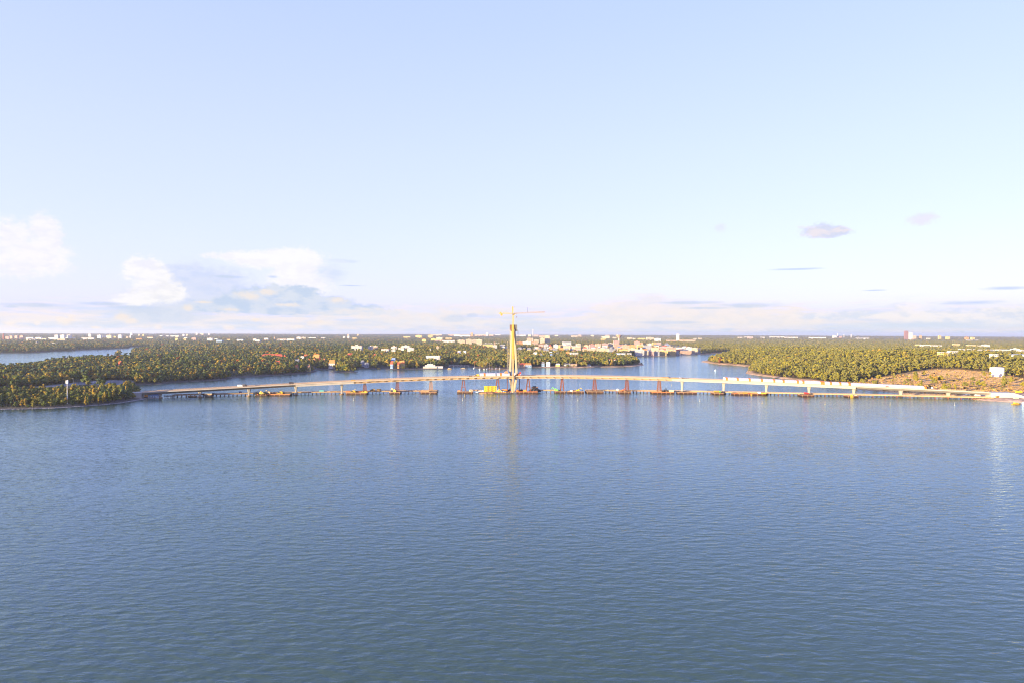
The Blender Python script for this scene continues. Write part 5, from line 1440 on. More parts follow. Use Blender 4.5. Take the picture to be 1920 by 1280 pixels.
  (1072, 1090, 648.6, 652, 'cream', 'blue', 'slab', 'cream building with blue roof'), (1069, 1077, 653, 656.6, 'red', 'grey', 'house', 'red house'), (1078, 1090, 652.6, 656.6, 'peach', 'red', 'slab', 'peach row'), (1082, 1089, 644.4, 648.4, 'cream', 'pale', 'block', 'cream block'), (1071, 1083, 629, 632, 'cream', 'pale', 'slab', 'cream strip near the skyline'), (1084, 1090, 628, 631, 'peach', 'pale', 'block', 'peach block near the skyline'), (1040, 1047, 628, 630.4, 'cream', 'pale', 'slab', 'cream strip near the skyline'), (1108, 1114, 628.6, 631.4, 'cream', 'pale', 'block', 'cream block near the skyline')],
 'in the waterfront town': [
  (1092, 1118, 653.4, 658.4, 'peach', 'pale', 'slab', 'long peach block'), (1119, 1141.5, 653, 660, 'cream', 'pale', 'block', 'long cream block'), (1141.8, 1152, 654, 661, 'grey', 'grey', 'block', 'dark grey block beside the cream one'), (1095, 1104, 647, 652, 'cream', 'red', 'block', 'cream block with a red roof'), (1105, 1115, 645.4, 651, 'pink', 'red', 'block', 'pink block with red roof'), (1117, 1127, 644.6, 649, 'cream', 'orange', 'block', 'cream block'), (1129, 1140, 644, 649, 'pink', 'pale', 'block', 'pale pink block'), (1141, 1150, 643.4, 648.6, 'cream', 'pale', 'block', 'cream block'), (1150.4, 1161, 638.8, 645, 'pink', 'grey', 'block', 'pinkish block at the foot of the water tower'), (1151, 1163, 645.6, 650.6, 'peach', 'grey', 'block', 'peach block'),  # the grey block stands in for the shaded gable of the cream block
  (1164, 1173, 646.6, 651.6, 'pink', 'red', 'block', 'pink block'), (1168, 1180, 647, 653, 'tan', 'orange', 'block', 'reddish tan block'), (1180, 1192, 647, 652, 'orange', 'orange', 'block', 'orange-tan block'), (1190, 1200, 640, 649, 'pink', 'red', 'block', 'tall pink block'), (1195, 1206.6, 646.4, 652.6, 'yellow', 'pale', 'block', 'yellow ribbed block'), (1207, 1222, 647.6, 653, 'grey', 'blue', 'slab', 'dark block with blue-grey roof'), (1162, 1178, 654.4, 660, 'yellow', 'red', 'block', 'yellow block with red roof'), (1178, 1195, 653.4, 659, 'cream', 'pale', 'block', 'cream block'), (1190, 1208, 656, 664.6, 'white', 'pale', 'block', 'white waterfront block'), (1208, 1216, 657.4, 664.6, 'cream', 'pale', 'block', 'cream waterfront block'), (1216, 1227, 658.6, 665, 'pink', 'pale', 'block', 'pinkish waterfront block'), (1227, 1236.5, 658.6, 665.4, 'grey', 'grey', 'block', 'dark shaded waterfront block'),  # last dark grey block stands in for shade left of the ribbed blocks
  (1237, 1250, 656.6, 666.4, 'yellow', 'pale', 'block', 'yellow ribbed waterfront block'), (1252.4, 1267, 656.8, 666, 'yellow', 'pale', 'block', 'second yellow ribbed waterfront block'), (1268, 1274, 658.6, 665.6, 'grey', 'grey', 'block', 'dark block beside the yellow ones'), (1276, 1297, 657, 662.6, 'peach', 'pale', 'slab', 'long reddish waterfront building'), (1238, 1262, 650, 654, 'pink', 'pale', 'slab', 'pinkish row'), (1250, 1268, 652, 656, 'peach', 'grey', 'slab', 'peach row'), (1266, 1284, 651, 655, 'white', 'grey', 'slab', 'pale row'), (1286, 1298, 651, 655.4, 'white', 'pale', 'block', 'white block'), (1298, 1308.4, 652.4, 657.4, 'cream', 'pale', 'block', 'cream block at the right end of town'), (1222, 1236, 651, 655.4, 'cream', 'orange', 'slab', 'cream building'), (1205, 1214, 654, 657, 'orange', 'orange', 'slab', 'orange-roofed hall'),
  (1154, 1174, 662, 666, 'white', 'blue', 'slab', 'white boat hall with bluish roof'), (1176, 1184, 662, 666, 'white', 'pale', 'slab', 'white boat shed'), (1128, 1143.5, 630.4, 633.8, 'cream', 'pale', 'slab', 'cream strip near the skyline'), (1135, 1143, 628, 630, 'peach', 'pale', 'slab', 'peach strip near the skyline'), (1149, 1156, 631.6, 634, 'cream', 'pale', 'slab', 'cream building left of the water tower'), (1127, 1135.4, 634.4, 637.4, 'yellow', 'pale', 'slab', 'yellow building'), (1176, 1184.6, 632.6, 635.4, 'cream', 'orange', 'slab', 'cream building right of the water tower'), (1186, 1193, 633.6, 636, 'cream', 'pale', 'slab', 'cream building'), (1196, 1210, 633.6, 636.4, 'yellow', 'pale', 'slab', 'yellow row'), (1212, 1226, 632.6, 637, 'cream', 'pale', 'block', 'cream cluster'), (1228, 1239, 634.4, 640, 'white', 'blue', 'block', 'white block with bluish side'), (1216, 1222, 644, 648, 'white', 'pale', 'block', 'small white block'), (1231, 1240, 642, 645, 'pink', 'pale', 'slab', 'pink building'),
  (1250, 1268, 637.2, 639.4, 'peach', 'pale', 'slab', 'long peach building left of the white tower'), (1274, 1304, 637.4, 640, 'peach', 'pale', 'slab', 'long peach building right of the white tower'), (1268.6, 1273.6, 626.6, 638.6, 'white', 'pale', 'tower', 'tall slim white tower')],
 'on the right skyline': [
  (1301, 1306, 633.8, 636, 'white', 'pale', 'slab', 'white building'), (1310, 1316, 633.4, 635.6, 'cream', 'pale', 'slab', 'cream building'), (1384, 1392, 631.6, 633.6, 'cream', 'pale', 'slab', 'cream building'), (1396, 1412, 631.2, 632.8, 'white', 'red', 'slab', 'white strip'), (1402, 1412, 632, 634.2, 'pink', 'pale', 'slab', 'pinkish strip'), (1426, 1434, 631.4, 633, 'white', 'pale', 'slab', 'white strip'), (1444, 1470, 631, 632.6, 'white', 'pale', 'slab', 'long white strip'), (1472, 1496, 631.6, 633.4, 'white', 'pale', 'slab', 'long white strip'), (1518, 1548, 632, 633.8, 'white', 'pale', 'slab', 'long white strip'),
  (1562, 1569, 629.4, 633.4, 'white', 'pale', 'block', 'white power station hall'), (1569, 1579, 630, 633.4, 'pink', 'pale', 'slab', 'pinkish power station hall'), (1570.2, 1571.4, 625.6, 630.4, 'white', 'pale', 'chimney', 'thin white power station chimney'), (1582, 1583.2, 627, 632, 'white', 'pale', 'chimney', 'thin white chimney right of the power station'), (1595.4, 1597, 627, 633, 'white', 'pale', 'chimney', 'lone white chimney'), (1606, 1630, 633.2, 634.8, 'white', 'pale', 'slab', 'long white strip'),
  (1696.6, 1702.6, 620.6, 636, 'brown', 'brown', 'tower', 'tall brown tower'), (1703.6, 1711, 624, 636, 'white', 'pale', 'tower', 'tall white tower beside the brown one'), (1712, 1718, 629.6, 635, 'peach', 'pale', 'block', 'peach block'), (1724.6, 1728.4, 629.4, 634.4, 'orange', 'orange', 'tower', 'orange-tan block'), (1738, 1745, 633.4, 635.4, 'cream', 'pale', 'slab', 'low cream building'), (1760, 1765, 629.6, 635, 'yellow', 'orange', 'tower', 'yellow-orange block'), (1774.6, 1781, 631.2, 636, 'yellow', 'orange', 'block', 'yellow-orange block'), (1810.6, 1816.4, 632.2, 635.8, 'orange', 'orange', 'block', 'orange block'), (1821.4, 1828, 632.6, 636, 'yellow', 'pale', 'block', 'yellow block'), (1811, 1835, 636.8, 638.2, 'white', 'pale', 'slab', 'long white strip')],
 'in the right forest': [
  (1718, 1728, 645.6, 648, 'yellow', 'pale', 'slab', 'yellow building'), (1728, 1744, 646.4, 649.4, 'white', 'pale', 'slab', 'white building'), (1747, 1766, 647, 649.4, 'white', 'pale', 'slab', 'low white building'), (1789, 1800, 644.6, 648.4, 'yellow', 'pale', 'slab', 'yellow building'), (1815, 1830, 646.4, 649, 'yellow', 'pale', 'slab', 'pale yellow building'), (1835, 1844, 647.4, 649.6, 'cream', 'pale', 'slab', 'cream building'), (1844, 1856.4, 646.4, 650.4, 'white', 'pale', 'block', 'white block'), (1801, 1830, 654.2, 657, 'white', 'pale', 'slab', 'long white building'), (1830, 1866, 655, 658.4, 'white', 'pale', 'slab', 'longer white building'), (1781, 1797, 658.4, 660.6, 'white', 'pale', 'slab', 'low white building'), (1762, 1778, 660.4, 662.4, 'yellow', 'pale', 'slab', 'low yellowish building'),
  (1872, 1896, 655, 660, 'white', 'pale', 'slab', 'white building'), (1899, 1913, 653.6, 659, 'white', 'pale', 'block', 'white block'), (1914, 1940, 655.4, 660, 'white', 'pale', 'slab', 'white building cut by the picture edge'), (1860, 1872, 664, 667.4, 'white', 'pale', 'slab', 'small white building'), (1900, 1930, 664, 668.6, 'white', 'blue', 'slab', 'white building with a blue corner')],
 'on the shore near the pylon': [
  (971, 985, 680.4, 688, 'peach', 'red', 'house', 'long cream house with a red roof'), (983, 996.5, 680.6, 688, 'blue', 'orange', 'house', 'bluish white boat house'), (1015.6, 1021.4, 678, 686.4, 'blue', 'grey', 'house', 'blue-grey gabled house'), (1024, 1032, 677.8, 686.4, 'white', 'pale', 'house', 'tall white house'), (1042, 1050.4, 681, 686.6, 'yellow', 'pale', 'house', 'pale yellow house'), (1056.4, 1070, 681.4, 685.6, 'white', 'grey', 'slab', 'low white pavilion with dark windows'), (1070, 1082, 681.8, 685.8, 'peach', 'grey', 'slab', 'low peach pavilion'), (1140.6, 1157, 673.8, 680, 'white', 'red', 'slab', 'white villa under the trees'), (911, 918, 671, 676, 'white', 'pale', 'house', 'small white house above the sailing boats'), (1100, 1108, 682.4, 686, 'grey', 'grey', 'house', 'grey house under the lime-coloured tree')],
}
for phrase, rows in AREAS.items():
    rows = sorted(rows, key=lambda r: r[0] + r[1])
    for i, (x0, x1, yt, yb, wl, rf, kd, look) in enumerate(rows):
        ground = phrase.startswith('on the shore')
        add_building(x0, x1, yt, yb, wl, rf, kd, '%s %s, %s from left' % (look, phrase, ordinal(i)), trees=0.5 if ground else (11.0 if yb > 640 else 12.0), group='buildings ' + phrase)
rt = random.Random(77)
fill = []
for _ in range(400):
    x = rt.uniform(968, 1300); yb = rt.uniform(646, 663)
    if x > 1180 and yb > 659: continue
    g = G(x, yb)
    if inpoly(np.array([g.x]), np.array([g.y]), TOWN)[0] < 5: continue
    if any(abs(g.x - fx) < fw + 6 and abs(g.y - fy) < fd + 8 for fx, fy, fw, fd in FOOT): continue
    w = rt.uniform(4, 9.5)
    k_ = rt.random()
    fill.append((x, yb, w, k_))
    add_building(x - w / 2, x + w / 2, yb - rt.uniform(3.2, 5.0), yb, rt.choice(['cream', 'peach', 'yellow', 'white', 'pink', 'tan']), rt.choice(['grey', 'grey', 'red', 'orange', 'pale', 'blue']), 'house' if k_ < .7 else 'slab', 'x', trees=5.0, group='closely built houses of the town')
    if len(fill) >= 75: break
TF = [o for o in col.objects if o.get('label') == 'x']
TF.sort(key=lambda o: o.location.x / o.location.y)
for i, o in enumerate(TF):
    wm = [c for c in o.children if c.name.startswith('wall')][0].data.materials[0].name[5:]
    rfm = [c for c in o.children if c.name.startswith('roof')][0].data.materials[0].name[5:]
    o['label'] = 'small %s town house with %s roof right of the pylon, %s from left' % (wm, rfm, ordinal(i))
# the white pavilion on the shore
X, Y, z0 = canopy_point(806, 690.6, .3)
T = empty('pavilion', (X, Y + 8, z0), 0, 'white three-tiered pavilion on a rocky shore ledge', 'pavilion')
FOOT.append((X + 6, Y + 6, 34, 16))
s_ = Y / 1280
for lv, (w, dpt, za, zb_) in enumerate([(26 * s_, 14, 0, 4.0), (19 * s_, 11, 4.02, 7.4), (11 * s_, 8, 7.42, 10.2)]):
    MB().box(-w / 2, w / 2, -dpt / 2, dpt / 2, za, zb_).build('tier', MATS['wall_white'], T)
    n_ = int(w / 2.6)
    for i in range(n_):
        MB().box(-w / 2 + (i + .5) * w / n_ - .7, -w / 2 + (i + .5) * w / n_ + .7, -dpt / 2 - .05, -dpt / 2 - .002, za + .9, zb_ - .9).build('window', mat('warm_pane', (.45, .32, .16), .3), T)
MB().cone((0, 0, 10.22), (0, 0, 16), .2, .1, 6).build('flagpole', WHITEP, T)
MB().box(10 * s_, 24 * s_, -5, 4, 0, 4.6).build('side_wing', MATS['wall_white'], T)
# mushroom-shaped water tower
X, Y, z0 = canopy_point(1160.6, 641.5, 11)
T = empty('water_tower', (X, Y, z0), 0, 'funnel-shaped tan water tower rising above the town right of the pylon', 'water tower')
FOOT.append((X, Y, 12, 14))
s_ = Y / 1280; zt_ = P(1160, 628.2, Y).z - z0; zc = P(1160, 634.4, Y).z - z0
MB().cone((0, 0, 0), (0, 0, zc), 2.0 * s_, 1.7 * s_, 16).build('stem', MATS['wall_cream'], T)
MB().cone((0, 0, zc + .02), (0, 0, zt_ - 2.5), 1.75 * s_, 6.4 * s_, 20).build('bowl', MATS['wall_peach'], T)
MB().cone((0, 0, zt_ - 2.48), (0, 0, zt_), 6.7 * s_, 6.5 * s_, 20).build('roof', MATS['wall_cream'], T)
# white storage tank on the heath
X, Y, z0 = canopy_point(1874.5, 705.2, .2)
s_ = Y / 1280; rad = 11.6 * s_; H = P(1874, 688, Y).z - z0
T = empty('storage_tank', (X, Y + rad * .6, z0 - .3), 0, 'large white cylindrical storage tank on the brown heath hill', 'tank')
FOOT.append((X, Y + rad, rad + 4, rad + 5))
mb = MB(); mb.cone((0, 0, 0), (0, 0, H), rad, rad, 40); mb.build('tank_wall', mat('tank_white', (.80, .76, .70), .6, noise=.04, nscale=.08), T)
MB().cone((0, 0, H + .02), (0, 0, H + 1.0), rad * .99, rad * .2, 40).build('roof', MATS['wall_white'], T)
MB().cone((0, 0, H - .5), (0, 0, H + .01), rad + .12, rad + .12, 40).build('rim', MATS['wall_cream'], T)
for a, w_, zz, hh in [(-2.02, .085, .34, 1.3), (-1.86, .05, .345, 1.1), (-1.58, .02, .33, 1.2), (-1.53, .015, .33, 1.0), (-1.42, .03, .315, .7), (-2.12, .03, .335, .8)]:
    mb = MB()
    r2 = rad + .06
    n_ = 5
    vs = []
    for i in range(n_ + 1):
        aa = a - w_ / 2 + w_ * i / n_
        up_ = hh * (.5 + .5 * math.sin(i * 1.9))
        vs += [(math.cos(aa) * r2, math.sin(aa) * r2, H * zz), (math.cos(aa) * r2, math.sin(aa) * r2, H * zz + .45 + up_ * .7)]
    mb.add(vs, [(2 * i, 2 * i + 2, 2 * i + 3, 2 * i + 1) for i in range(n_)])
    mb.build('painted_mark', mat('grey_spray_paint', (.30, .28, .28), .8), T)

# right shore building site
def gpos(x, y, up=0.0):
    g = G(x, y, 2.5); z = tz(g.x, g.y); g = G(x, y, z); return (g.x, g.y, tz(g.x, g.y) + up)
for x, y, m, bm_, lb in [(1815, 744, WHITEP, mat('pale_blue_box', (.45, .56, .66), .7), 'white van with a bluish box, leftmost on the right shore site'), (1823.5, 744.8, WHITEP, GREYBOX, 'white lorry with a grey body on the right shore site'), (1833, 745.4, WHITEP, WHITEP, 'all-white van rightmost of the row on the right shore site')]:
    truck(gpos(x, y), .1, m, bm_, lb, 6)
container(gpos(1821, 739.5), .1, mat('red_orange_paint', (.62, .16, .06), .6), 'orange-red container behind the white vans on the right shore', 5)
container(gpos(1828.5, 740.5), .1, mat('cream_paint', (.62, .50, .30), .6), 'cream container behind the white vans on the right shore', 4, 2.8)
container(gpos(1834, 741), .1, WHITEP, 'white cabin beside the cream container on the right shore', 3.2, 2.8)
stack(gpos(1783, 742.5), .05, YELLOW, 'yellow formwork pile under the right end of the bridge', 8, 4, 4, 'formwork_stack', .5)
stack(gpos(1799, 742.8), .05, OCHRE, 'ochre timber pile under the right end of the bridge', 7, 3, 3, 'timber_stack', .5)
truck(gpos(1910, 735.5), .05, YELLOW, YELLOW, 'long yellow lorry on the embankment at the right edge', 9)
stack(gpos(1905, 746.5), .05, mat('cream_paint', (.62, .50, .30), .6), 'pale material pile near the right edge of the shore site', 6, 3, 3, 'board_stack', .5)
truck(gpos(1910, 744.5), .2, DARKSTEEL, DARKSTEEL, 'dark lorry near the right edge of the shore site', 6)
T = empty('slanting_quay', gpos(1876, 750.5, -1.5), .35, 'slanting timber quay edge at the right shore', 'quay')
MB().box(-9, 9, -.5, .5, 0, 3.2).build('sheet_wall', OCHRE, T); MB().box(-9, 9, -.9, .9, 3.22, 3.6).build('capping_beam', TIMBER, T)

# ------------------------------------------------------------------ stones along the near headland
def stones(poly, n, s0, s1, name, m, spread):
    mb = MB(); r_ = random.Random(31)
    segs = [(Vector(G(*a)), Vector(G(*b))) for a, b in zip(poly[:-1], poly[1:])]
    tot = [(b - a).length for a, b in segs]
    for _ in range(n):
        i = r_.choices(range(len(segs)), tot)[0]
        a, b = segs[i]; p = a.lerp(b, r_.random())
        nn = Vector((-(b - a).y, (b - a).x, 0)).normalized()
        p = p + nn * r_.uniform(-spread * .3, spread)
        s = r_.uniform(s0, s1); q = []
        for dx, dy, dz in ((1, 0, 0), (0, 1, 0), (-1, 0, 0), (0, -1, 0), (0, 0, 1), (0, 0, -1)):
            k2 = s * r_.uniform(.6, 1.1); q.append((p.x + dx * k2, p.y + dy * k2, .35 + dz * k2 * .7))
        mb.add(q, [(0, 1, 4), (1, 2, 4), (2, 3, 4), (3, 0, 4), (1, 0, 5), (2, 1, 5), (3, 2, 5), (0, 3, 5)])
    o = mb.build(name, m); tag(o, 'pale boulders lining the water along the near left headland', None, None, 'stuff')
stones(SHORE[0:9], 1500, .4, 1.2, 'shore_rocks', ROCK, 3.5)
# ------------------------------------------------------------------ trees
LEAF = {
    'gold': leaf_mat('leaves_gold', [(0, (0.325, 0.1938, 0.0275)), (0.5, (0.375, 0.25, 0.0375)), (1, (0.275, 0.2125, 0.035))]),
    'olive': leaf_mat('leaves_olive', [(0, (0.1718, 0.1623, 0.0303)), (0.6, (0.2338, 0.2063, 0.0358)), (1, (0.1375, 0.1444, 0.0303))]),
    'green': leaf_mat('leaves_green', [(0, (0.093, 0.123, 0.027)), (0.5, (0.1275, 0.15, 0.03)), (1, (0.075, 0.105, 0.027))]),
    'dark': leaf_mat('needles_dark', [(0, (0.0374, 0.0612, 0.0306)), (0.5, (0.0544, 0.0782, 0.034)), (1, (0.034, 0.051, 0.0272))], .1),
    'rust': leaf_mat('leaves_rust', [(0, (0.304, 0.114, 0.0285)), (0.5, (0.2565, 0.0808, 0.0238)), (1, (0.285, 0.1425, 0.038))]),
    'lime': leaf_mat('leaves_lime', [(0, (0.2404, 0.217, 0.0253)), (0.5, (0.2972, 0.2404, 0.0287)), (1, (0.2024, 0.1936, 0.0253))]),
    'pine': leaf_mat('needles_pine', [(0, (0.1539, 0.1548, 0.0332)), (0.5, (0.1978, 0.1733, 0.0356)), (1, (0.1173, 0.1247, 0.0306))], .15),
}
ICO = []
for sub in (1, 2):
    bm = bmesh.new(); bmesh.ops.create_icosphere(bm, subdivisions=sub, radius=1.0)
    ICO.append((np.array([v.co[:] for v in bm.verts]), [tuple(v.index for v in f.verts) for f in bm.faces])); bm.free()
def crown_geo(kind, seed, quads):
    r_ = np.random.default_rng(seed)
    if kind == 'broadleaf':
        h, r, z0 = 13.0, 4.8, 1.2
        n = 15
        c = r_.normal(size=(n, 3)); c /= np.linalg.norm(c, axis=1)[:, None]
        c *= (r_.random(n) ** .4)[:, None] * np.array([r * .72, r * .72, (h - z0) * .36])
        c[:, 2] += (h + z0) / 2 + .3
        sz = r_.uniform(1.2, 2.2, n)
    elif kind == 'birch':
        h, r, z0 = 16.0, 3.3, 1.8
        n = 15
        c = r_.normal(size=(n, 3)); c /= np.linalg.norm(c, axis=1)[:, None]
        c *= (r_.random(n) ** .4)[:, None] * np.array([r * .7, r * .7, (h - z0) * .4])
        c[:, 2] += (h + z0) / 2 - .2
        t = np.clip((c[:, 2] - z0) / (h - z0), 0, 1); c[:, :2] *= (1.2 - .75 * t)[:, None]
        sz = r_.uniform(.9, 1.6, n)
    elif kind == 'pine':
        h, r, z0 = 15.0, 3.9, 3.8
        n = 11
        c = np.stack([r_.uniform(-r, r, n) * .75, r_.uniform(-r, r, n) * .75, z0 + (h - z0) * r_.random(n) ** .8], 1)
        t = (c[:, 2] - z0) / (h - z0); c[:, :2] *= (1.1 - .6 * t)[:, None]
        sz = r_.uniform(.9, 1.6, n)
    elif kind == 'spruce':
        h, r, z0 = 17.0, 2.9, 1.4
        n = 20
        t = (np.arange(n) + .5) / n
        a = r_.uniform(0, 6.283, n)
        rr = r * (1 - t) ** .9 * .62
        c = np.stack([np.cos(a) * rr, np.sin(a) * rr, z0 + (h - z0 - .6) * t], 1)
        sz = .35 + 1.15 * (1 - t)
    elif kind == 'poplar':
        h, r, z0 = 14.0, 1.5, 1.8
        n = 12
        t = (np.arange(n) + .5) / n
        a = r_.uniform(0, 6.283, n)
        rr = r * .5 * np.sin(np.clip(t * 1.1 + .12, 0, 1) * 3.1)
        c = np.stack([np.cos(a) * rr, np.sin(a) * rr, z0 + (h - z0) * t], 1)
        sz = .55 + .75 * np.sin(np.clip(t, 0.03, .97) * 3.14)
    else:      # bush
        h, r, z0 = 2.6, 1.8, 0.0
        n = 6
        c = np.stack([r_.uniform(-1.1, 1.1, n), r_.uniform(-1.1, 1.1, n), r_.uniform(.4, 1.7, n)], 1)
        sz = r_.uniform(.6, 1.0, n)
    V = []; F = []
    bv, bf = ICO[1 if quads >= 250 else 0]
    for i in range(len(c)):
        jit = r_.uniform(.72, 1.18, len(bv))
        sq = np.array([1.0, 1.0, r_.uniform(.7, .95)]) * sz[i]
        b = len(V)
        V += list(c[i] + bv * jit[:, None] * sq)
        F += [tuple(int(q) + b for q in f) for f in bf]
        per = max(2, quads // n // (3 if quads >= 250 else 5))
        d = r_.normal(size=(per, 3)); d /= np.linalg.norm(d, axis=1)[:, None]
        p = c[i] + d * sq * r_.uniform(.85, 1.15, per)[:, None]
        nrm = d + r_.normal(size=(per, 3)) * .35
        nrm /= np.linalg.norm(nrm, axis=1)[:, None]
        u = np.cross(nrm, r_.normal(size=(per, 3))); u /= np.linalg.norm(u, axis=1)[:, None] + 1e-9
        v = np.cross(nrm, u)
        q = sz[i] * r_.uniform(.2, .36, per)
        for j in range(per):
            b = len(V)
            for su, sv in ((-1, -.8), (1, -.6), (.8, .9), (-.7, 1)):
                V.append(p[j] + u[j] * (su * q[j]) + v[j] * (sv * q[j]))
            F.append((b, b + 1, b + 2, b + 3))
    V = np.array(V); V[:, 2] = np.maximum(V[:, 2], .05)
    return V, F, h
def trunk_geo(kind, h):
    mb = MB()
    top = {'broadleaf': .72, 'birch': .85, 'pine': .93, 'spruce': .95, 'poplar': .9, 'bush': .5}[kind] * h
    r = {'broadleaf': .34, 'birch': .2, 'pine': .26, 'spruce': .26, 'poplar': .22, 'bush': .08}[kind]
    mb.cone((0, 0, -.6), (.1, 0, top * .5), r, r * .7, 6); mb.cone((.1, 0, top * .5), (0, .1, top), r * .7, r * .15, 6)
    if kind in ('broadleaf', 'pine', 'birch'):
        for a, f, l in ((.4, .45, .28), (2.5, .52, .25), (4.4, .6, .22)):
            if kind == 'pine': f += .12
            mb.bar((0, 0, h * f), (math.cos(a) * h * l * .6, math.sin(a) * h * l * .6, h * (f + l * .7)), r * .7, r * .2)
    return mb
CROWN = {}; TRUNK = {}
def crown_mesh(kind, var, colr, lod=0):
    key = (kind, var, colr, lod)
    if key in CROWN: return CROWN[key]
    V, F, h = crown_geo(kind, hash((len(kind), kind[0], var)) % 9973 if False else (ord(kind[0]) * 31 + len(kind) * 7 + var * 101), {0: 300, 1: 150, 2: 60}[lod])
    me = bpy.data.meshes.new('crown'); me.from_pydata(V.tolist(), [], F); me.update()
    me.materials.append(LEAF[colr]); CROWN[key] = me
    return me
def trunk_mesh(kind):
    if kind not in TRUNK:
        TRUNK[kind] = trunk_geo(kind, {'broadleaf': 14, 'birch': 16, 'pine': 16, 'spruce': 17, 'poplar': 14, 'bush': 2.6}[kind]).mesh('trunk', {'birch': BBARK, 'pine': PBARK}.get(kind, BARK))
    return TRUNK[kind]
# prototypes for the woods (kept outside the scene)
proto_col = bpy.data.collections.new('woodland_trees')
PROTO = []
def proto(kind, var, colr, lod):
    cm = crown_mesh(kind, var, colr, lod); tm = trunk_mesh(kind)
    me = bpy.data.meshes.new('tree')
    v1 = [tuple(v.co) for v in cm.vertices]; f1 = [tuple(p.vertices) for p in cm.polygons]
    v2 = [tuple(v.co) for v in tm.vertices] if lod < 2 else []; f2 = [tuple(i + len(v1) for i in p.vertices) for p in tm.polygons] if lod < 2 else []
    me.from_pydata(v1 + v2, [], f1 + f2)
    me.materials.append(LEAF[colr]); me.materials.append(tm.materials[0])
    me.polygons.foreach_set('material_index', [0] * len(f1) + [1] * len(f2)); me.update()
    o = bpy.data.objects.new('proto_%03d' % len(PROTO), me)
    proto_col.objects.link(o)
    PROTO.append((kind, var, colr, lod)); return len(PROTO) - 1
SPEC = {}
for kind, cols in (('broadleaf', ('gold', 'olive', 'green', 'rust', 'lime')), ('birch', ('gold', 'olive', 'lime')), ('pine', ('dark', 'pine')), ('spruce', ('dark', 'green'))):
    for colr in cols:
        for lod in (0, 1, 2):
            for var in ((0, 1) if lod < 2 else (0,)):
                SPEC.setdefault((kind, colr, lod), []).append(proto(kind, var, colr, lod))
LEAF['heath'] = leaf_mat('dry_heath', [(0, (.62, .37, .12)), (.5, (.52, .30, .10)), (1, (.60, .40, .16))])
bush_ids = [proto('bush', 0, c_, 2) for c_ in ('gold', 'olive', 'heath', 'heath', 'heath', 'heath', 'heath')]
MIX_LEFT = [('broadleaf', 'gold', .15), ('birch', 'gold', .09), ('broadleaf', 'rust', .014), ('broadleaf', 'olive', .17), ('birch', 'olive', .07), ('broadleaf', 'green', .20), ('pine', 'dark', .15), ('spruce', 'dark', .14)]
MIX_MID = [('broadleaf', 'gold', .12), ('broadleaf', 'olive', .22), ('broadleaf', 'lime', .10), ('broadleaf', 'green', .16), ('broadleaf', 'rust', .014), ('birch', 'olive', .10), ('birch', 'gold', .06), ('pine', 'pine', .10), ('spruce', 'dark', .10)]
MIX_RIGHT = [('pine', 'pine', .40), ('broadleaf', 'lime', .20), ('birch', 'lime', .14), ('broadleaf', 'olive', .14), ('broadleaf', 'gold', .05), ('pine', 'dark', .04), ('birch', 'gold', .03)]

MIX_HEAD = [('broadleaf', 'gold', .12), ('birch', 'gold', .10), ('broadleaf', 'olive', .20), ('birch', 'olive', .06), ('broadleaf', 'green', .30), ('spruce', 'dark', .08), ('pine', 'dark', .14)]
def sample_points():
    pts = []
    r = 520.0
    while r < 21500:
        s = max(6.9, .0043 * r) if r < 9000 else .0065 * r
        a0, a1 = (-72, 50) if r < 1700 else (-42, 42)
        n = int(R(a1 - a0) * r / s)
        a = (np.arange(n) + rng.random(n)) / n * R(a1 - a0) + R(a0)
        rr = r + (rng.random(n) - .5) * s * 1.1
        pts.append(np.stack([np.sin(a) * rr, np.cos(a) * rr, np.full(n, s)], 1))
        r += s * .95
    p = np.concatenate(pts)
    sd = np.concatenate([land_sd(q[:, 0], q[:, 1]) for q in np.array_split(p, 16)])
    k_ = sd > 5.5
    return p[k_], sd[k_]
pts, tsd = sample_points()
px_, py_ = pts[:, 0], pts[:, 1]
rad_ = np.hypot(px_, py_)
keep = np.ones(len(pts), bool)
dens = np.ones(len(pts))
dens *= np.where(inpoly(px_, py_, HEATH) > 0, .035, 1)
dens *= np.where(inpoly(px_, py_, SITE) > -4, 0, 1)
dens *= np.where(inpoly(px_, py_, TOWN) > 0, .14, 1)
dens *= np.where(inpoly(px_, py_, ROADA) > -2, 0, 1)
dens *= np.where(inpoly(px_, py_, FIELD) > 0, 0.02, 1)
CLEAR = [G2(p) for p in [(-60, 745), (60, 742.5), (150, 741), (232, 737), (251, 727), (249, 719), (205, 717.8), (140, 722.5), (60, 731.5), (-60, 734)]]
dens *= np.where(inpoly(px_, py_, CLEAR) > 0, .03, 1)
dens *= np.where(vnoise(px_ / 95 + 7, py_ / 95 + 3) > .80, .25, 1)
rightside = px_ > np.interp(py_, [900, 2600, 10000], [350, 760, 900])
dens *= np.where(rightside & (tsd < 14), .25, 1)
midshore = (px_ > -330) & (px_ < 420) & (py_ > 1600) & (tsd < 16)
dens *= np.where(midshore, .25, 1)
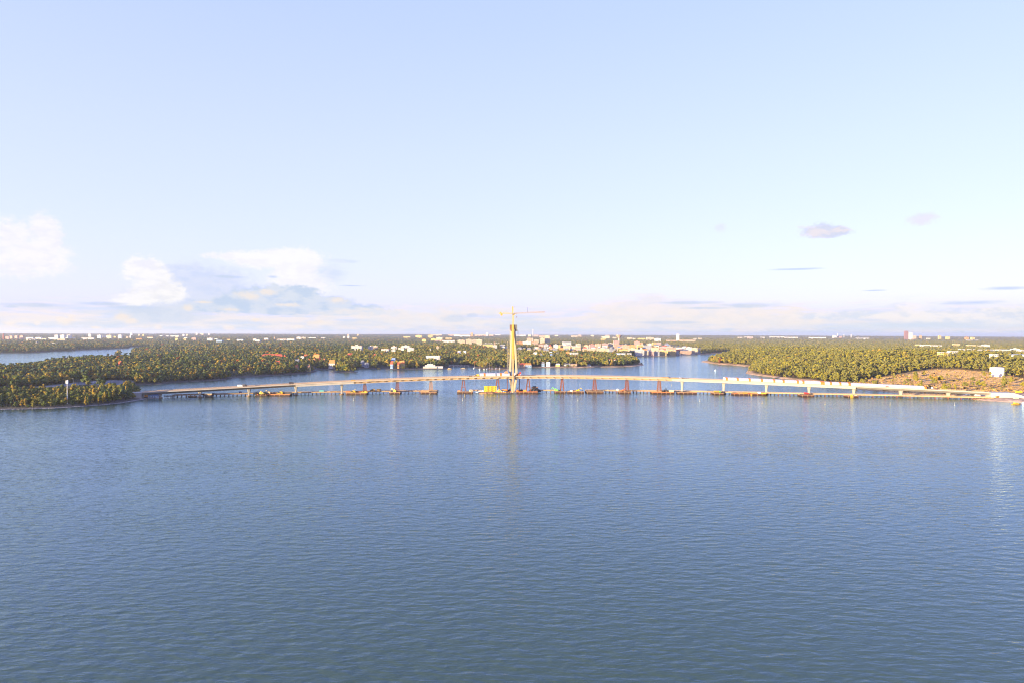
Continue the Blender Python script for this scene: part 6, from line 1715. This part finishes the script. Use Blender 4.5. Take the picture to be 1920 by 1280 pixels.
# the grassy spit with the lone clump, the car park by the causeway, the bridge end
spit = inpoly(px_, py_, [G2(p) for p in [(1312, 678), (1330, 674), (1326, 679)]]) > -3
dens *= np.where(spit, 0, 1)
pl = np.array([deck_at(268), float(deckY(deck_at(268)))])
dens *= np.where(np.hypot(px_ - pl[0], py_ - pl[1]) < 16, 0, 1)
keep &= rng.random(len(pts)) < dens
for fx, fy, fw, fd in FOOT:
    keep &= ~((np.abs(px_ - fx) < fw) & (np.abs(py_ - fy) < fd))
pts = pts[keep]; tsd = tsd[keep]; rightside = rightside[keep]; rad_ = rad_[keep]
px_, py_ = pts[:, 0], pts[:, 1]
tzv = np.concatenate([terrain(q[:, 0], q[:, 1], s_) for q, s_ in zip(np.array_split(pts, 8), np.array_split(tsd, 8))])
NT = len(pts)
sc = rng.normal(1.0, .21, NT).clip(.5, 1.5) * np.where(rightside, .86, .90)
wide = (pts[:, 2] / 6.9).clip(1, None) ** .7
sc *= np.where(inpoly(px_, py_, TOWN) > 0, .7, 1)
sc *= np.where(tsd < 12, .72, 1) * (0.85 + .3 * vnoise(px_ / 60, py_ / 60))
near_head = (py_ < 960) & (px_ < -380)
hx_ = px_ / py_ * 1280 + 960
sc *= np.where(near_head, .74 + .26 * sstep(165, 200, hx_) * sstep(262, 235, hx_), 1)
sc *= np.where((hx_ < -25) & (rad_ < 1250), 1.35, 1)
sc *= np.where(rad_ > 4500, .85, 1)
lodv = np.where(rad_ < 1500, 0, np.where(rad_ < 3200, 1, 2))
spec_i = np.empty(NT, int); kinds = []
patch = vnoise(px_ / 120 + 31, py_ / 120 + 17)
u_ = (rng.random(NT) * .75 + patch * .25 - .0).clip(0, .999)
midm = (px_ > -520) & (py_ > 1500)
for i in range(NT):
    mix = MIX_HEAD if near_head[i] else MIX_RIGHT if rightside[i] else (MIX_MID if midm[i] else MIX_LEFT)
    t = u_[i] * sum(m[2] for m in mix); acc = 0
    # shuffle which end of the list a patch prefers
    for kd, co, wgt in mix:
        acc += wgt
        if t <= acc: break
    ids = SPEC[(kd, co, int(lodv[i]))]
    spec_i[i] = ids[int(rng.integers(len(ids)))]
    kinds.append((kd, co))
rotz = rng.random(NT) * 6.283
# which trees show largest in the picture
inv = np.array([cr, cu, f_])
dv = np.stack([px_, py_, tzv + 7 - CAM_H], 1) @ inv.T
sx_ = 960 + 1280 * dv[:, 0] / np.maximum(dv[:, 2], 1); sy_ = 640 - 1280 * dv[:, 1] / np.maximum(dv[:, 2], 1)
vis = (dv[:, 2] > 0) & (sx_ > -6) & (sx_ < 1926)
# hidden behind other trees: keep those near the front of their shore, or with clear ground before them
front = np.zeros(NT)
order_score = sc / rad_ * np.where(vis, 1, 0) * np.where((tsd < 26) | near_head, 1.6, 1.0) * np.where(inpoly(px_, py_, HEATH) > -10, 1.5, 1)
chosen = np.argsort(-order_score)[:286]
ind = np.zeros(NT, bool); ind[chosen] = True
LOOK = {('broadleaf', 'gold'): 'golden round-crowned tree', ('broadleaf', 'olive'): 'olive round-crowned tree', ('broadleaf', 'green'): 'green round-crowned tree', ('broadleaf', 'rust'): 'rust-orange round-crowned tree',
        ('broadleaf', 'lime'): 'yellow-green round-crowned tree', ('birch', 'gold'): 'slender golden birch', ('birch', 'olive'): 'slender olive birch', ('birch', 'lime'): 'slender yellow-green birch',
        ('spruce', 'dark'): 'dark pointed spruce', ('spruce', 'green'): 'green pointed spruce', ('pine', 'dark'): 'dark flat-topped pine', ('pine', 'pine'): 'yellow-green pine', ('poplar', 'gold'): 'golden columnar tree', ('poplar', 'green'): 'dark green columnar tree'}
NAME = {'broadleaf': 'broadleaf_tree', 'birch': 'birch_tree', 'spruce': 'spruce_tree', 'pine': 'pine_tree', 'poplar': 'columnar_tree'}
recs = []
for i in chosen:
    x = sx_[i]
    if near_head[i]:
        if x < 62: a = 'at the left end of the headland'
        elif x < 126: a = 'just left of the phone mast'
        elif x < 180: a = 'just right of the phone mast'
        elif x < 226: a = 'near the columnar headland trees'
        else: a = 'at the headland tip'
        a += (', water row' if tsd[i] < 16 else ', middle row' if tsd[i] < 34 else ', back row')
    elif rightside[i]: a = 'on the brown hill by the white tank' if py_[i] < 1290 and x > 1640 else 'at the right forest edge'
    elif x < 120: a = 'in the dark wood behind the headland'
    elif x < 300: a = 'in the dark wood behind the causeway'
    elif x < 450: a = 'behind the low left bridge end'
    else: a = 'on the bank behind the left piers'
    recs.append((a, kinds[i], x, i))
for pxx, yb, yt, co in [(196.5, 754.2, 733, 'gold'), (192.5, 754.6, 741, 'gold'), (184.5, 755.8, 744, 'gold'), (205, 753.4, 732.5, 'green'), (160.5, 758, 741, 'gold'), (165, 757.5, 742, 'olive')]:
    g = G(pxx, yb, 2.0); z = tz(g.x, g.y)
    h = P(pxx, yt, g.y).z - z
    recs.append(('at the foot of the headland slope', ('poplar', co), pxx, (g.x, g.y, z, h / 14.0)))
LOOK[('poplar', 'olive')] = 'olive columnar tree'
cnt = {}
for a, kc_, x, i in sorted(recs, key=lambda r: r[2]):
    key = (a, kc_); c_ = cnt.get(key, 0); cnt[key] = c_ + 1
tot = dict(cnt); cnt = {}
for a, kc_, x, i in sorted(recs, key=lambda r: r[2]):
    key = (a, kc_); c_ = cnt.get(key, 0); cnt[key] = c_ + 1
    lab = LOOK[kc_] + ' ' + a + ('' if tot[key] == 1 else ', %s from left' % ordinal(c_))
    if isinstance(i, tuple): loc = i[:3]; s = i[3]; rz = 1.0
    else: loc = (px_[i], py_[i], tzv[i]); s = sc[i]; rz = rotz[i]
    T = empty(NAME[kc_[0]], loc, rz, lab, 'tree', 'single trees on the nearer shores')
    T.scale = (s, s, s)
    inst('trunk', trunk_mesh(kc_[0]), T)
    inst('crown', crown_mesh(kc_[0], int(x) % 3, kc_[1], 0), T)

def woods(name, sel, label):
    n = int(sel.sum())
    if n == 0: return
    me = bpy.data.meshes.new(name)
    co = np.stack([px_[sel], py_[sel], tzv[sel] - .2], 1)
    me.vertices.add(n); me.vertices.foreach_set('co', co.ravel())
    a = me.attributes.new('tree_scale', 'FLOAT_VECTOR', 'POINT')
    s = sc[sel]; wob = rng.uniform(.95, 1.3, n)
    a.data.foreach_set('vector', np.stack([s * wob * wide[sel], s * wob * wide[sel], s * (.7 + .3 * wide[sel]).clip(1, 1.2)], 1).ravel())
    a = me.attributes.new('tree_turn', 'FLOAT_VECTOR', 'POINT')
    a.data.foreach_set('vector', np.stack([np.zeros(n), np.zeros(n), rotz[sel]], 1).ravel())
    a = me.attributes.new('tree_kind', 'INT', 'POINT'); a.data.foreach_set('value', spec_i[sel].astype(np.int32))
    me.update()
    o = bpy.data.objects.new(name, me); col.objects.link(o)
    ng = bpy.data.node_groups.new(name + '_scatter', 'GeometryNodeTree')
    ng.interface.new_socket('Geometry', in_out='INPUT', socket_type='NodeSocketGeometry')
    ng.interface.new_socket('Geometry', in_out='OUTPUT', socket_type='NodeSocketGeometry')
    N, L = ng.nodes, ng.links
    gi = N.new('NodeGroupInput'); go = N.new('NodeGroupOutput')
    ip = N.new('GeometryNodeInstanceOnPoints'); ci = N.new('GeometryNodeCollectionInfo')
    ci.inputs['Collection'].default_value = proto_col
    ci.inputs['Separate Children'].default_value = True; ci.inputs['Reset Children'].default_value = True
    def attr(nm, t):
        q = N.new('GeometryNodeInputNamedAttribute'); q.data_type = t; q.inputs['Name'].default_value = nm
        return q.outputs['Attribute']
    L.new(gi.outputs[0], ip.inputs['Points']); L.new(ci.outputs[0], ip.inputs['Instance'])
    ip.inputs['Pick Instance'].default_value = True
    L.new(attr('tree_kind', 'INT'), ip.inputs['Instance Index'])
    L.new(attr('tree_turn', 'FLOAT_VECTOR'), ip.inputs['Rotation'])
    L.new(attr('tree_scale', 'FLOAT_VECTOR'), ip.inputs['Scale'])
    L.new(ip.outputs[0], go.inputs[0])
    md = o.modifiers.new('scatter', 'NODES'); md.node_group = ng
    tag(o, label, None, None, 'stuff')
rest = ~ind
leftw = rest & ~rightside & (py_ < 1650) & (px_ < -150)
rightw = rest & rightside & (rad_ < 3400)
farw = rest & ~leftw & ~rightw & (rad_ > 3400)
midw = rest & ~leftw & ~rightw & ~farw
woods('left_woods', leftw, 'mass of autumn trees, gold on top and dark below, on the left shores')
woods('middle_woods', midw, 'mixed autumn woods on the shore behind the pylon and around the town')
woods('right_woods', rightw, 'yellow-green pine forest covering the right shore')
woods('far_woods', farw, 'distant woods reaching to the horizon')
# low shrubs on the heath
n = 30000
hp = np.array(HEATH); bx = rng.uniform(hp[:, 0].min(), hp[:, 0].max(), n); by = rng.uniform(hp[:, 1].min(), hp[:, 1].max(), n)
k_ = (inpoly(bx, by, HEATH) > 3) & (inpoly(bx, by, SITE) < -3) & (land_sd(bx, by) > 5)
k_ &= np.array([all(not (abs(a - fx) < fw and abs(b - fy) < fd) for fx, fy, fw, fd in FOOT[-30:]) for a, b in zip(bx, by)])
bx, by = bx[k_], by[k_]
wide = np.ones(len(bx)); px_, py_ = bx, by; tzv = terrain(bx, by); sc = np.where(rng.random(len(bx)) < .018, rng.uniform(.6, 1.4, len(bx)), rng.uniform(.15, .38, len(bx))); rotz = rng.random(len(bx)) * 6.28
spec_i = rng.choice(bush_ids, len(bx))
woods('heath_shrubs', np.ones(len(bx), bool), 'low ochre shrubs on the brown hill at the right shore')
print('TREES', NT, 'single', len(recs))

# ------------------------------------------------------------------ air
def build_haze():
    mb = MB().box(-26500, 26500, -3200, 26500, -3.2, 140)
    m = bpy.data.materials.new('pale_air'); m.use_nodes = True
    nt = m.node_tree; nt.nodes.clear()
    out = nt.nodes.new('ShaderNodeOutputMaterial')
    v = nt.nodes.new('ShaderNodeVolumePrincipled')
    v.inputs['Color'].default_value = (.90, .94, 1.0, 1)
    v.inputs['Density'].default_value = HAZE
    v.inputs['Anisotropy'].default_value = 0.45
    nt.links.new(v.outputs[0], out.inputs['Volume'])
    o = mb.build('haze', m)
    tag(o, kind='stuff')
HAZE = 3.8e-5
build_haze()
